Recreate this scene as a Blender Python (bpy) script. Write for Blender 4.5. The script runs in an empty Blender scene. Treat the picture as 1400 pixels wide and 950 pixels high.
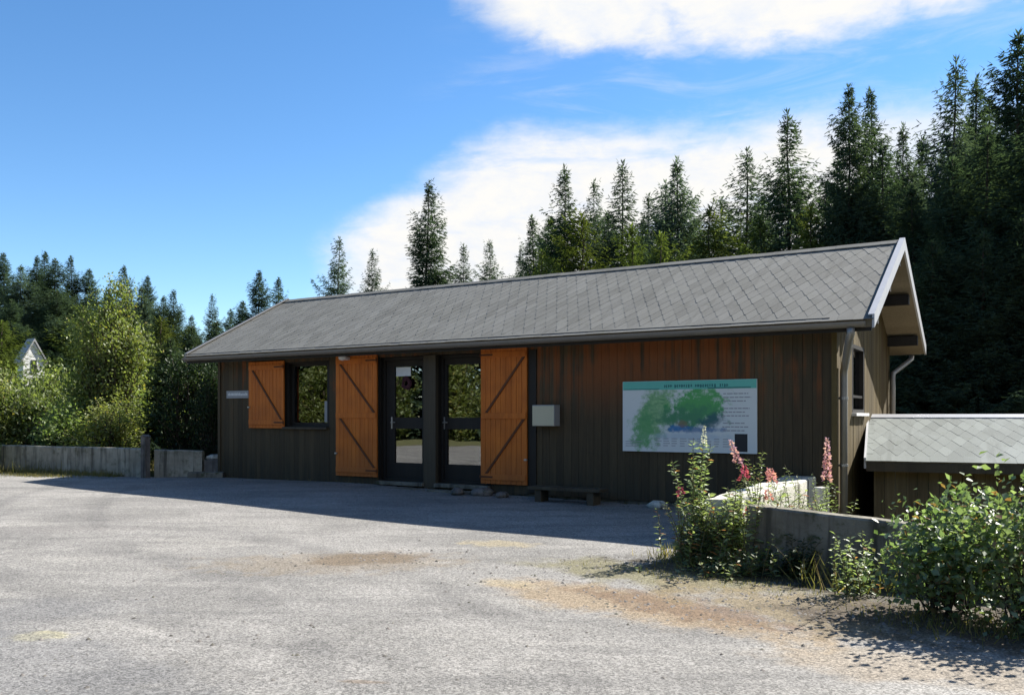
import bpy, math, random
import numpy as np
from mathutils import Vector, Matrix

S = bpy.context.scene
COL = S.collection
R_ = math.radians

# ------------------------------------------------------------------ site geometry (metres)
EYE = 1.3
U = (0.853, -0.5215)            # along the cabin front, left to right
N = (0.5215, 0.853)             # from the cabin front to its back
CAB = (-6.318, 18.863)          # left front corner of the cabin
LEN = 12.7
CAB_ROT = math.atan2(U[1], U[0])

LOT = [(-34, -45), (30, -45), (30, -8.0), (4.55, 7.50), (2.35, 8.86), (4.45, 12.35), (-6.2, 18.95), (-7.97, 18.75),
       (-11.7, 20.45), (-24, 26.0), (-34, 24.0)]


def in_poly(x, y, poly):
    c = False
    j = len(poly) - 1
    for i in range(len(poly)):
        xi, yi = poly[i]
        xj, yj = poly[j]
        if (yi > y) != (yj > y) and x < (xj - xi) * (y - yi) / (yj - yi) + xi:
            c = not c
        j = i
    return c


def sstep(a, b, x):
    t = max(0.0, min(1.0, (x - a) / (b - a)))
    return t * t * (3 - 2 * t)


def ground_z(x, y):
    Y = min(max(y, -4.0), 17.0)
    z = -0.03 * (17.0 - Y)
    # lower yard on the right, behind the concrete walls and beside the gable
    d1 = (x - 2.39) * 0.872 - (y - 8.9) * 0.489          # right of the side wall
    d2 = (x - 2.39) * 0.5215 + (y - 8.9) * 0.853         # behind the front wall
    d3 = (x - CAB[0]) * U[0] + (y - CAB[1]) * U[1] - LEN  # past the gable
    a = min(max(d1, 0) if y < 12.5 else max(d3 + 0.2, 0), max(d2, 0))
    z -= 1.0 * sstep(0.0, 0.7, a) * (1 - sstep(8, 16, y - 12))
    if y > 34:
        z += 0.10 * (min(y, 170) - 34)
    if x < -14 and y > 20:
        z += 0.05 * min(-14 - x, 40) * sstep(20, 34, y)
    z += 0.02 * math.sin(x * 0.7) * math.cos(y * 0.55)
    return z


# ------------------------------------------------------------------ object helpers
def link(o):
    COL.objects.link(o)
    return o


def tag(o, label=None, cat=None, group=None, kind=None):
    if label: o['label'] = label
    if cat: o['category'] = cat
    if group: o['group'] = group
    if kind: o['kind'] = kind
    return o


def empty(name, loc=(0, 0, 0), rz=0.0, label=None, cat=None, group=None):
    o = bpy.data.objects.new(name, None)
    o.empty_display_size = 0.2
    o.location = loc
    o.rotation_euler = (0, 0, rz)
    link(o)
    return tag(o, label, cat, group)


def np_mesh(name, verts, loops, starts, mats=(), smooth=False):
    me = bpy.data.meshes.new(name)
    verts = np.asarray(verts, dtype=np.float32)
    loops = np.asarray(loops, dtype=np.int32)
    starts = np.asarray(starts, dtype=np.int32)
    me.vertices.add(len(verts))
    me.vertices.foreach_set('co', verts.ravel())
    me.loops.add(len(loops))
    me.loops.foreach_set('vertex_index', loops)
    me.polygons.add(len(starts))
    me.polygons.foreach_set('loop_start', starts)
    me.update(calc_edges=True)
    me.validate()
    if smooth:
        me.polygons.foreach_set('use_smooth', np.ones(len(me.polygons), dtype=bool))
    for m in mats:
        me.materials.append(m)
    return me


def mesh_obj(name, me, parent=None):
    o = bpy.data.objects.new(name, me)
    link(o)
    if parent is not None:
        o.parent = parent
    return o


class MB:
    """collects simple shapes and links them as one mesh object"""
    def __init__(self):
        self.v = []
        self.f = []
        self.mi = []
        self.m = 0

    def add(self, vs, fs):
        b = len(self.v)
        self.v += [tuple(p) for p in vs]
        for f in fs:
            self.f.append(tuple(i + b for i in f))
            self.mi.append(self.m)

    def box(self, x0, x1, y0, y1, z0, z1):
        vs = [(x0, y0, z0), (x1, y0, z0), (x1, y1, z0), (x0, y1, z0), (x0, y0, z1), (x1, y0, z1), (x1, y1, z1), (x0, y1, z1)]
        self.add(vs, [(0, 3, 2, 1), (4, 5, 6, 7), (0, 1, 5, 4), (1, 2, 6, 5), (2, 3, 7, 6), (3, 0, 4, 7)])

    def hexa(self, vs):
        """eight corners: bottom four then top four, counter-clockwise from above"""
        self.add(vs, [(0, 3, 2, 1), (4, 5, 6, 7), (0, 1, 5, 4), (1, 2, 6, 5), (2, 3, 7, 6), (3, 0, 4, 7)])

    def prism(self, poly, axis, a, b):
        """extrudes a 2-D outline along an axis; axis 'x': (y,z) outline, 'y': (x,z), 'z': (x,y)"""
        def P(p, c):
            return {'x': (c, p[0], p[1]), 'y': (p[0], c, p[1]), 'z': (p[0], p[1], c)}[axis]
        k = len(poly)
        vs = [P(p, a) for p in poly] + [P(p, b) for p in poly]
        fs = [tuple(range(k - 1, -1, -1)), tuple(range(k, 2 * k))]
        fs += [(i, (i + 1) % k, k + (i + 1) % k, k + i) for i in range(k)]
        self.add(vs, fs)

    def tube(self, pts, r, n=8, cap=True):
        pts = [Vector(p) for p in pts]
        rs = r if isinstance(r, (list, tuple)) else [r] * len(pts)
        rings = []
        ref = None
        for i, p in enumerate(pts):
            t = (pts[min(i + 1, len(pts) - 1)] - pts[max(i - 1, 0)]).normalized()
            if ref is None:
                ref = t.orthogonal().normalized()
            ref = (ref - t * ref.dot(t))
            ref = ref.normalized() if ref.length > 1e-6 else t.orthogonal().normalized()
            b = t.cross(ref)
            rings.append([p + (ref * math.cos(2 * math.pi * k / n) + b * math.sin(2 * math.pi * k / n)) * rs[i] for k in range(n)])
        vs = [q for rg in rings for q in rg]
        fs = []
        for i in range(len(rings) - 1):
            for k in range(n):
                fs.append((i * n + k, i * n + (k + 1) % n, (i + 1) * n + (k + 1) % n, (i + 1) * n + k))
        if cap:
            fs.append(tuple(range(n - 1, -1, -1)))
            fs.append(tuple(range((len(rings) - 1) * n, len(rings) * n)))
        self.add(vs, fs)

    def ball(self, c, r, seg=10, rings=7, sc=(1, 1, 1), jit=0.0, rnd=None):
        vs = [(c[0], c[1], c[2] - r * sc[2])]
        for i in range(1, rings):
            a = math.pi * i / rings
            for k in range(seg):
                b = 2 * math.pi * k / seg
                q = r * (1 + (rnd.uniform(-jit, jit) if rnd else 0))
                vs.append((c[0] + q * sc[0] * math.sin(a) * math.cos(b), c[1] + q * sc[1] * math.sin(a) * math.sin(b), c[2] - q * sc[2] * math.cos(a)))
        vs.append((c[0], c[1], c[2] + r * sc[2]))
        fs = [(0, 1 + (k + 1) % seg, 1 + k) for k in range(seg)]
        for i in range(rings - 2):
            for k in range(seg):
                a0 = 1 + i * seg
                fs.append((a0 + k, a0 + (k + 1) % seg, a0 + seg + (k + 1) % seg, a0 + seg + k))
        t = len(vs) - 1
        a0 = 1 + (rings - 2) * seg
        fs += [(a0 + k, a0 + (k + 1) % seg, t) for k in range(seg)]
        self.add(vs, fs)

    def build(self, name, mats, parent=None, smooth=False, bevel=0.0):
        me = bpy.data.meshes.new(name)
        me.from_pydata(self.v, [], self.f)
        for m in (mats if isinstance(mats, (list, tuple)) else [mats]):
            me.materials.append(m)
        me.polygons.foreach_set('material_index', self.mi)
        if smooth:
            me.polygons.foreach_set('use_smooth', [True] * len(me.polygons))
        me.update()
        o = mesh_obj(name, me, parent)
        if bevel:
            md = o.modifiers.new('edge', 'BEVEL')
            md.width = bevel
            md.segments = 2
            md.limit_method = 'ANGLE'
        return o


# ------------------------------------------------------------------ node helpers
class G:
    """tiny expression helper for a node tree"""
    def __init__(self, nt):
        self.nt = nt
        self.n = nt.nodes
        self.l = nt.links

    def put(self, sock, v):
        if isinstance(v, bpy.types.NodeSocket):
            self.l.new(v, sock)
        elif v is not None:
            if sock.type == 'RGBA' and len(v) == 3:
                v = (*v, 1)
            sock.default_value = v

    def m(self, op, a, b=None, c=None, clamp=False):
        nd = self.n.new('ShaderNodeMath')
        nd.operation = op
        nd.use_clamp = clamp
        for i, v in enumerate((a, b, c)):
            if v is not None:
                self.put(nd.inputs[i], v)
        return nd.outputs[0]

    def add(self, a, b): return self.m('ADD', a, b)
    def sub(self, a, b): return self.m('SUBTRACT', a, b)
    def mul(self, a, b): return self.m('MULTIPLY', a, b)

    def ss(self, v, a, b, o0=0.0, o1=1.0):
        nd = self.n.new('ShaderNodeMapRange')
        nd.interpolation_type = 'SMOOTHSTEP'
        for i, q in enumerate((v, a, b, o0, o1)):
            self.put(nd.inputs[i], q)
        return nd.outputs[0]

    def lin(self, v, a, b, o0=0.0, o1=1.0):
        nd = self.n.new('ShaderNodeMapRange')
        for i, q in enumerate((v, a, b, o0, o1)):
            self.put(nd.inputs[i], q)
        return nd.outputs[0]

    def mix(self, f, a, b, mode='MIX'):
        nd = self.n.new('ShaderNodeMix')
        nd.data_type = 'RGBA'
        nd.blend_type = mode
        self.put(nd.inputs[0], f)
        self.put(nd.inputs[6], a)
        self.put(nd.inputs[7], b)
        return nd.outputs[2]

    def coord(self, which='Object'):
        return self.n.new('ShaderNodeTexCoord').outputs[which]

    def mapping(self, v, loc=(0, 0, 0), rot=(0, 0, 0), sc=(1, 1, 1)):
        nd = self.n.new('ShaderNodeMapping')
        self.put(nd.inputs[0], v)
        nd.inputs[1].default_value = loc
        nd.inputs[2].default_value = rot
        nd.inputs[3].default_value = sc
        return nd.outputs[0]

    def noise(self, v, scale, detail=4, rough=0.55, dist=0.0):
        nd = self.n.new('ShaderNodeTexNoise')
        self.put(nd.inputs['Vector'], v)
        nd.inputs['Scale'].default_value = scale
        nd.inputs['Detail'].default_value = detail
        nd.inputs['Roughness'].default_value = rough
        nd.inputs['Distortion'].default_value = dist
        return nd.outputs['Fac']

    def voro(self, v, scale, out='Color', feature='F1', rnd=1.0):
        nd = self.n.new('ShaderNodeTexVoronoi')
        nd.feature = feature
        self.put(nd.inputs['Vector'], v)
        nd.inputs['Scale'].default_value = scale
        nd.inputs['Randomness'].default_value = rnd
        return nd.outputs[out]

    def white(self, v=None, w=None):
        nd = self.n.new('ShaderNodeTexWhiteNoise')
        if w is not None:
            nd.noise_dimensions = '1D'
            self.put(nd.inputs['W'], w)
        else:
            self.put(nd.inputs['Vector'], v)
        return nd.outputs['Value']

    def xyz(self, v):
        nd = self.n.new('ShaderNodeSeparateXYZ')
        self.put(nd.inputs[0], v)
        return nd.outputs

    def comb(self, x, y, z):
        nd = self.n.new('ShaderNodeCombineXYZ')
        for i, q in enumerate((x, y, z)):
            self.put(nd.inputs[i], q)
        return nd.outputs[0]

    def ramp(self, f, stops):
        nd = self.n.new('ShaderNodeValToRGB')
        self.put(nd.inputs[0], f)
        e = nd.color_ramp.elements
        while len(e) < len(stops):
            e.new(0.5)
        for i, (p, c) in enumerate(stops):
            e[i].position = p
            e[i].color = (*c, 1) if len(c) == 3 else c
        return nd.outputs[0]

    def bump(self, h, strength=0.4, dist=0.02):
        nd = self.n.new('ShaderNodeBump')
        nd.inputs['Strength'].default_value = strength
        nd.inputs['Distance'].default_value = dist
        self.put(nd.inputs['Height'], h)
        return nd.outputs[0]

    def rand(self):
        return self.n.new('ShaderNodeObjectInfo').outputs['Random']

    def island(self):
        return self.n.new('ShaderNodeNewGeometry').outputs['Random Per Island']


def new_mat(name):
    m = bpy.data.materials.new(name)
    m.use_nodes = True
    m.node_tree.nodes.clear()
    g = G(m.node_tree)
    out = g.n.new('ShaderNodeOutputMaterial')
    return m, g, out


def pbr(name, color, rough=0.8, bump=None, bstr=0.4, bdist=0.02, metal=0.0, spec=0.4, fn=None):
    """principled material; fn(g) may return (color socket, height socket)"""
    m, g, out = new_mat(name)
    p = g.n.new('ShaderNodeBsdfPrincipled')
    h = None
    if fn:
        color, h = fn(g)
    g.put(p.inputs['Base Color'], color)
    p.inputs['Roughness'].default_value = rough
    p.inputs['Metallic'].default_value = metal
    p.inputs['Specular IOR Level'].default_value = spec
    if h is not None:
        g.l.new(g.bump(h, bstr, bdist), p.inputs['Normal'])
    g.l.new(p.outputs[0], out.inputs[0])
    return m


def leaf_mat(name, dark, light, transl=0.35, gloss=0.0, tscale=1.4, warm=None, grough=0.35):
    """foliage: diffuse and translucent, varying from leaf to leaf and clump to clump"""
    m, g, out = new_mat(name)
    isl = g.island()
    n1 = g.noise(g.coord('Object'), 1.7, 2)
    f = g.add(g.mul(isl, 0.55), g.mul(g.ss(n1, 0.3, 0.7), 0.45))
    c = g.mix(f, dark, light)
    if warm:
        c = g.mix(g.ss(isl, 0.93, 0.96), c, warm)
    hs = g.n.new('ShaderNodeHueSaturation')
    g.put(hs.inputs['Color'], c)
    g.put(hs.inputs['Value'], g.lin(g.rand(), 0, 1, 0.75, 1.25))
    g.put(hs.inputs['Hue'], g.lin(g.white(w=g.mul(g.rand(), 91.7)), 0, 1, 0.487, 0.513))
    c = hs.outputs[0]
    d = g.n.new('ShaderNodeBsdfDiffuse')
    g.put(d.inputs[0], c)
    t = g.n.new('ShaderNodeBsdfTranslucent')
    g.put(t.inputs[0], g.mix(1.0, c, (tscale, tscale * 1.05, tscale * 0.55), 'MULTIPLY'))
    mx = g.n.new('ShaderNodeMixShader')
    mx.inputs[0].default_value = transl
    g.l.new(d.outputs[0], mx.inputs[1])
    g.l.new(t.outputs[0], mx.inputs[2])
    last = mx
    if gloss:
        gl = g.n.new('ShaderNodeBsdfGlossy')
        gl.inputs['Roughness'].default_value = grough
        gl.inputs['Color'].default_value = (1, 1, 1, 1)
        m2 = g.n.new('ShaderNodeMixShader')
        m2.inputs[0].default_value = gloss
        g.l.new(mx.outputs[0], m2.inputs[1])
        g.l.new(gl.outputs[0], m2.inputs[2])
        last = m2
    g.l.new(last.outputs[0], out.inputs[0])
    return m


# ------------------------------------------------------------------ materials
M = {}


def f_wood(base_a, base_b, red, yellow=None, bw=0.138, axis=0, redmask=True):
    def fn(g):
        co = g.coord('Object')
        s = g.xyz(co)
        bi = g.m('FLOOR', g.m('DIVIDE', s[axis], bw))
        r1 = g.white(w=g.add(bi, 3.7))
        r2 = g.white(w=g.add(bi, 57.3))
        st = g.mapping(co, sc=(30, 30, 1.3))
        sh = g.comb(0, 0, g.mul(r2, 40))
        va = g.n.new('ShaderNodeVectorMath')
        g.put(va.inputs[0], st)
        g.put(va.inputs[1], sh)
        grain = g.noise(va.outputs[0], 1.0, 5, 0.6, 0.4)
        fine = g.noise(g.mapping(co, sc=(160, 160, 5)), 1.0, 3, 0.6)
        big = g.noise(co, 0.9, 4, 0.6)
        c = g.mix(g.add(g.mul(r1, 0.6), g.mul(g.ss(grain, 0.3, 0.7), 0.4)), base_a, base_b)
        if redmask:
            zz = g.ss(s[2], 1.1, 2.3)
            drip = g.noise(g.mapping(co, sc=(9, 9, 0.5)), 1.0, 4, 0.6)
            xw = g.mul(g.ss(s[0], 6.5, 9.6), g.ss(s[0], 12.4, 10.6))
            rr = g.m('MULTIPLY', zz, g.ss(g.add(g.add(g.mul(drip, 0.6), g.mul(big, 0.4)), g.mul(xw, 0.13)), 0.50, 0.66), clamp=True)
            c = g.mix(g.mul(rr, 0.85), c, red)
            low = g.mul(g.sub(1.0, g.ss(s[2], 0.0, 0.7)), g.ss(drip, 0.35, 0.6))
            c = g.mix(g.mul(low, 0.6), c, (0.036, 0.036, 0.026))
        c = g.mix(g.mul(g.ss(fine, 0.55, 0.75), 0.5), c, (0.012, 0.009, 0.007))
        h = g.add(grain, g.mul(fine, 0.6))
        return c, h
    return fn


M['wood'] = pbr('weathered_boards', None, 0.75, bstr=0.5, bdist=0.006, spec=0.25,
                fn=f_wood((0.046, 0.034, 0.019), (0.098, 0.071, 0.037), (0.24, 0.072, 0.018)))
M['gable'] = pbr('sunlit_tone_boards', None, 0.8, bstr=0.5, bdist=0.006, spec=0.25,
                 fn=f_wood((0.052, 0.037, 0.014), (0.125, 0.092, 0.036), (0.065, 0.036, 0.013), axis=1))  # same wood as the front, its sunlit yellow put into the colour
M['shedwood'] = pbr('shed_boards', None, 0.8, bstr=0.5, bdist=0.006, spec=0.25,
                    fn=f_wood((0.10, 0.075, 0.04), (0.20, 0.155, 0.085), (0.1, 0.05, 0.02), redmask=False, bw=0.15))
M['darkwood'] = pbr('dark_frame_wood', None, 0.6, bstr=0.3, bdist=0.004, spec=0.3,
                    fn=f_wood((0.014, 0.012, 0.010), (0.024, 0.020, 0.015), (0.03, 0.02, 0.01), redmask=False))
M['postwood'] = pbr('post_wood', None, 0.7, bstr=0.3, bdist=0.004, spec=0.3,
                    fn=f_wood((0.05, 0.04, 0.026), (0.09, 0.072, 0.045), (0.1, 0.05, 0.02), redmask=False))
M['soffit'] = pbr('soffit_boards', None, 0.8, bstr=0.4, bdist=0.004, spec=0.2,
                  fn=f_wood((0.165, 0.138, 0.095), (0.25, 0.212, 0.15), (0.2, 0.1, 0.05), redmask=False, axis=1))


def f_orange(g):
    co = g.coord('Object')
    s = g.xyz(co)
    bi = g.m('FLOOR', g.m('DIVIDE', s[0], 0.105))
    r1 = g.white(w=g.add(bi, 11.3))
    gr = g.noise(g.mapping(co, sc=(40, 40, 1.6)), 1.0, 5, 0.6, 0.5)
    big = g.noise(co, 2.0, 4, 0.6)
    c = g.mix(g.add(g.mul(r1, 0.4), g.mul(g.ss(gr, 0.3, 0.7), 0.6)), (0.46, 0.115, 0.012), (0.66, 0.185, 0.022))
    c = g.mix(g.mul(g.ss(big, 0.45, 0.7), 0.5), c, (0.36, 0.095, 0.014))
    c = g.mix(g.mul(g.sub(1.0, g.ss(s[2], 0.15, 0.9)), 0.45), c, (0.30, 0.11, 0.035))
    return c, gr


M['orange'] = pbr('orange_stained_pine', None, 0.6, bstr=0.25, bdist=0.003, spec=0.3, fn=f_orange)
M['brace'] = pbr('brown_brace_wood', None, 0.7, bstr=0.25, bdist=0.003,
                 fn=lambda g: (g.mix(g.noise(g.coord(), 9), (0.085, 0.028, 0.007), (0.14, 0.045, 0.010)), None))


def f_shingle(g):
    co = g.coord('Object')
    isl = g.island()
    fine = g.noise(co, 120, 2, 0.7)
    med = g.noise(co, 1.1, 5, 0.65)
    moss = g.noise(co, 6.0, 5, 0.7)
    strk = g.noise(g.mapping(co, sc=(5.0, 0.45, 0.45)), 1.0, 5, 0.65)
    c = g.mix(isl, (0.124, 0.122, 0.108), (0.172, 0.169, 0.150))
    c = g.mix(g.mul(g.ss(med, 0.42, 0.66), 0.45), c, (0.195, 0.192, 0.176))
    c = g.mix(g.mul(g.ss(strk, 0.5, 0.68), 0.45), c, (0.085, 0.083, 0.072))
    c = g.mix(g.mul(g.ss(moss, 0.57, 0.70), 0.35), c, (0.09, 0.095, 0.055))
    c = g.mix(g.mul(g.ss(fine, 0.5, 0.72), 0.35), c, (0.25, 0.247, 0.233))
    return c, fine


M['shingle'] = pbr('grey_mineral_shingle', None, 0.9, bstr=0.3, bdist=0.002, spec=0.25, fn=f_shingle)


def f_shingle2(g):
    c, h = f_shingle(g)
    return g.mix(1.0, c, (1.25, 1.38, 1.45), 'MULTIPLY'), h


M['shingle2'] = pbr('pale_grey_shingle', None, 0.9, bstr=0.3, bdist=0.002, spec=0.25, fn=f_shingle2)


def f_dirty(a, b, sc=3.0):
    def fn(g):
        co = g.coord()
        n = g.noise(co, sc, 5, 0.6)
        n2 = g.noise(g.mapping(co, sc=(12, 12, 1.0)), 1.0, 4, 0.6)
        return g.mix(g.add(g.mul(n, 0.5), g.mul(n2, 0.5)), a, b), n
    return fn


M['zinc'] = pbr('weathered_zinc', None, 0.5, metal=0.5, bstr=0.1, bdist=0.002, fn=f_dirty((0.20, 0.19, 0.175), (0.34, 0.33, 0.31)))
M['gutter'] = pbr('grimy_gutter', None, 0.6, metal=0.2, bstr=0.1, bdist=0.002, fn=f_dirty((0.15, 0.135, 0.115), (0.25, 0.23, 0.20)))
M['verge'] = pbr('pale_metal_trim', None, 0.45, metal=0.15, bstr=0.1, bdist=0.002, fn=f_dirty((0.36, 0.36, 0.37), (0.52, 0.525, 0.54)))
M['steel'] = pbr('dull_steel', None, 0.45, metal=0.8, bstr=0.1, bdist=0.002, fn=f_dirty((0.35, 0.34, 0.32), (0.5, 0.5, 0.48)))
M['white'] = pbr('white_paint', None, 0.5, bstr=0.1, bdist=0.002, fn=f_dirty((0.68, 0.68, 0.66), (0.82, 0.82, 0.8)))
M['cream'] = pbr('cream_enamel', None, 0.5, bstr=0.1, bdist=0.002, fn=f_dirty((0.46, 0.42, 0.28), (0.58, 0.53, 0.37)))
M['grey'] = pbr('grey_paint', None, 0.6, bstr=0.1, bdist=0.002, fn=f_dirty((0.25, 0.25, 0.25), (0.36, 0.36, 0.36)))
M['black'] = pbr('black_print', None, 0.5, bstr=0.1, bdist=0.002, fn=f_dirty((0.012, 0.013, 0.015), (0.022, 0.024, 0.028)))
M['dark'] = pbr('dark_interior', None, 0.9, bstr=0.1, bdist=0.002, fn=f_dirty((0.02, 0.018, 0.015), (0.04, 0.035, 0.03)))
M['maroon'] = pbr('maroon_leaves', None, 0.8, bstr=0.3, bdist=0.01, fn=f_dirty((0.03, 0.012, 0.016), (0.09, 0.02, 0.03), 20))


def f_conc(a, b, moss=0.5):
    def fn(g):
        co = g.coord()
        s = g.xyz(co)
        n = g.noise(co, 2.2, 6, 0.65)
        st = g.noise(g.mapping(co, sc=(7, 7, 0.6)), 1.0, 4, 0.6)
        fine = g.noise(co, 45, 4, 0.7)
        c = g.mix(g.ss(n, 0.3, 0.7), a, b)
        c = g.mix(g.mul(g.ss(st, 0.47, 0.68), 0.75), c, (0.035, 0.033, 0.028))
        mo = g.noise(co, 5.0, 5, 0.7)
        c = g.mix(g.mul(g.ss(mo, 0.52, 0.66), moss), c, (0.055, 0.06, 0.022))
        c = g.mix(g.mul(g.ss(fine, 0.5, 0.8), 0.4), c, (0.06, 0.055, 0.05))
        return c, g.add(fine, n)
    return fn


M['conc'] = pbr('old_concrete', None, 0.9, bstr=0.5, bdist=0.012, spec=0.2, fn=f_conc((0.13, 0.118, 0.092), (0.24, 0.222, 0.18), 0.75))
M['conc_mid'] = pbr('lichened_concrete', None, 0.9, bstr=0.5, bdist=0.012, spec=0.2, fn=f_conc((0.24, 0.22, 0.17), (0.40, 0.375, 0.30), 0.5))
M['conc_pale'] = pbr('pale_concrete', None, 0.9, bstr=0.5, bdist=0.012, spec=0.2, fn=f_conc((0.5, 0.48, 0.41), (0.66, 0.64, 0.56), 0.3))
M['stone'] = pbr('field_stone', None, 0.9, bstr=0.6, bdist=0.02, spec=0.2, fn=f_conc((0.12, 0.11, 0.1), (0.24, 0.22, 0.2)))
M['bark'] = pbr('bark', None, 0.95, bstr=0.8, bdist=0.03, spec=0.1,
                fn=lambda g: (g.mix(g.noise(g.mapping(g.coord(), sc=(14, 14, 2.5)), 1.0, 5), (0.035, 0.028, 0.022), (0.12, 0.095, 0.075)),
                              g.noise(g.mapping(g.coord(), sc=(20, 20, 3)), 1.0, 5)))
M['stem'] = pbr('green_stem', None, 0.7, fn=lambda g: (g.mix(g.noise(g.coord(), 6), (0.06, 0.07, 0.025), (0.14, 0.10, 0.05)), None))


def ell(g, s, cx, cy, rx, ry, ang, wob, edge=0.35):
    """soft irregular patch on the ground at a fixed place"""
    c, sn = math.cos(ang), math.sin(ang)
    dx = g.sub(s[0], cx)
    dy = g.sub(s[1], cy)
    a = g.m('DIVIDE', g.add(g.mul(dx, c), g.mul(dy, sn)), rx)
    b = g.m('DIVIDE', g.sub(g.mul(dy, c), g.mul(dx, sn)), ry)
    d = g.m('SQRT', g.add(g.mul(a, a), g.mul(b, b)))
    d = g.add(d, g.mul(g.sub(wob, 0.5), 2.6))
    return g.ss(d, 1.0 + edge, 1.0 - edge)


def f_asphalt(g):
    co = g.coord('Object')
    s = g.xyz(co)
    chips = g.voro(co, 75, 'Color')
    cs = g.n.new('ShaderNodeSeparateColor')
    g.put(cs.inputs[0], chips)
    chip = cs.outputs[0]
    chips2 = g.noise(co, 95, 2, 0.7)
    mid = g.noise(co, 9, 5, 0.7)
    big = g.noise(co, 0.55, 5, 0.6, 0.6)
    bands = g.noise(g.mapping(co, rot=(0, 0, R_(24)), sc=(0.5, 2.6, 1)), 1.0, 5, 0.62, 0.5)
    wob = g.noise(co, 1.6, 6, 0.68)
    wob2 = g.noise(co, 4.5, 5, 0.7)
    wob0 = g.noise(co, 0.9, 5, 0.65)
    base = g.mix(g.ss(big, 0.3, 0.7), (0.186, 0.178, 0.164), (0.262, 0.250, 0.231))
    base = g.mix(g.mul(g.ss(bands, 0.44, 0.66), 0.55), base, (0.135, 0.130, 0.122))
    worn = g.noise(g.mapping(co, loc=(9, 4, 0), rot=(0, 0, R_(-14)), sc=(0.35, 1.3, 1)), 1.0, 5, 0.6, 0.8)
    base = g.mix(g.mul(g.ss(worn, 0.5, 0.68), 0.5), base, (0.32, 0.304, 0.275))
    for (ax_, ay_, ar_, aw_) in ((-9.0, 3.0, 8.2, 0.16), (-9.0, 3.0, 9.75, 0.16), (4.0, 17.5, 11.2, 0.14), (4.0, 17.5, 12.7, 0.14)):
        rad_ = g.m('SQRT', g.add(g.m('POWER', g.sub(s[0], ax_), 2.0), g.m('POWER', g.sub(s[1], ay_), 2.0)))
        trk = g.ss(g.m('ABSOLUTE', g.add(g.sub(rad_, ar_), g.mul(g.sub(wob0, 0.5), 0.5))), aw_ * 1.6, aw_ * 0.4)
        base = g.mix(g.mul(g.mul(trk, g.ss(wob0, 0.35, 0.6)), 0.35), base, (0.095, 0.092, 0.088))
    base = g.mix(g.mul(g.ss(mid, 0.5, 0.72), 0.30), base, (0.15, 0.148, 0.145))
    c = base
    # worn-in dirt, rust and lichen, plus wall shade painted over the soil
    grass = (0.14, 0.125, 0.055)
    tan = (0.235, 0.178, 0.112)
    brown = (0.135, 0.085, 0.05)
    for args, colr, k in (
        ((0.95, 7.35, 1.35, 0.42, R_(-40), wob), tan, 0.85),
        ((1.45, 7.25, 1.0, 0.30, R_(-42), wob2), brown, 0.75),
        ((1.55, 8.45, 1.5, 0.45, R_(-28), wob), grass, 0.75),
        ((2.6, 7.2, 1.3, 0.55, R_(-36), wob), (0.17, 0.13, 0.07), 0.85),
        ((2.7, 5.7, 0.9, 0.35, R_(-20), wob), tan, 0.5),
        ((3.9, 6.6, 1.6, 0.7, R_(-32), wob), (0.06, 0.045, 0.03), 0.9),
        ((3.2, 8.05, 2.0, 0.42, R_(-32), wob2), (0.035, 0.028, 0.018), 0.95),  # dark soil at the wall foot, darkened further to paint in its shade
        ((2.0, 8.75, 0.75, 0.32, R_(-28), wob2), (0.05, 0.042, 0.024), 0.85),  # soil by the plants, with the shadow pool put into its colour
        ((-1.6, 9.4, 0.65, 0.34, R_(8), wob), (0.085, 0.058, 0.038), 0.85),
        ((-1.9, 9.15, 1.25, 0.55, R_(5), wob2), (0.19, 0.15, 0.10), 0.5),
        ((-3.42, 6.35, 0.19, 0.13, 0.2, wob2), (0.34, 0.31, 0.18), 0.6),
        ((-0.15, 10.25, 0.42, 0.2, R_(-20), wob2), (0.32, 0.265, 0.155), 0.55),
        ((-0.05, 8.15, 0.32, 0.15, R_(-20), wob2), (0.31, 0.26, 0.16), 0.4),
        ((-0.9, 5.35, 0.14, 0.03, R_(-5), wob2), (0.16, 0.12, 0.085), 0.6),
        ((-4.6, 6.9, 1.6, 0.5, R_(12), wob), (0.12, 0.12, 0.122), 0.5),
        ((-3.0, 5.6, 1.3, 0.45, R_(-30), wob), (0.13, 0.13, 0.132), 0.5),
        ((-6.2, 11.2, 1.4, 0.3, R_(10), wob2), (0.16, 0.15, 0.14), 0.45),
    ):
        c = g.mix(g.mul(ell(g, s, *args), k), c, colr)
    lum = g.add(0.52, g.add(g.mul(chip, 0.9), g.mul(g.sub(chips2, 0.5), 0.8)))
    cm = g.n.new('ShaderNodeCombineXYZ')
    for i in range(3):
        g.put(cm.inputs[i], lum)
    c = g.mix(1.0, c, cm.outputs[0], 'MULTIPLY')
    h = g.add(g.mul(chip, 0.6), g.add(g.mul(chips2, 0.5), g.mul(mid, 0.7)))
    return c, h


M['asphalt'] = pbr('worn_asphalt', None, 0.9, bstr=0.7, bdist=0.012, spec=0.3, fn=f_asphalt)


def f_soil(g):
    co = g.coord('Object')
    n = g.noise(co, 0.8, 6, 0.65)
    n2 = g.noise(co, 9, 5, 0.7)
    c = g.mix(g.ss(n, 0.35, 0.65), (0.055, 0.06, 0.022), (0.10, 0.085, 0.04))
    c = g.mix(g.mul(g.ss(n2, 0.45, 0.7), 0.6), c, (0.045, 0.034, 0.02))
    return c, n2


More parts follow.
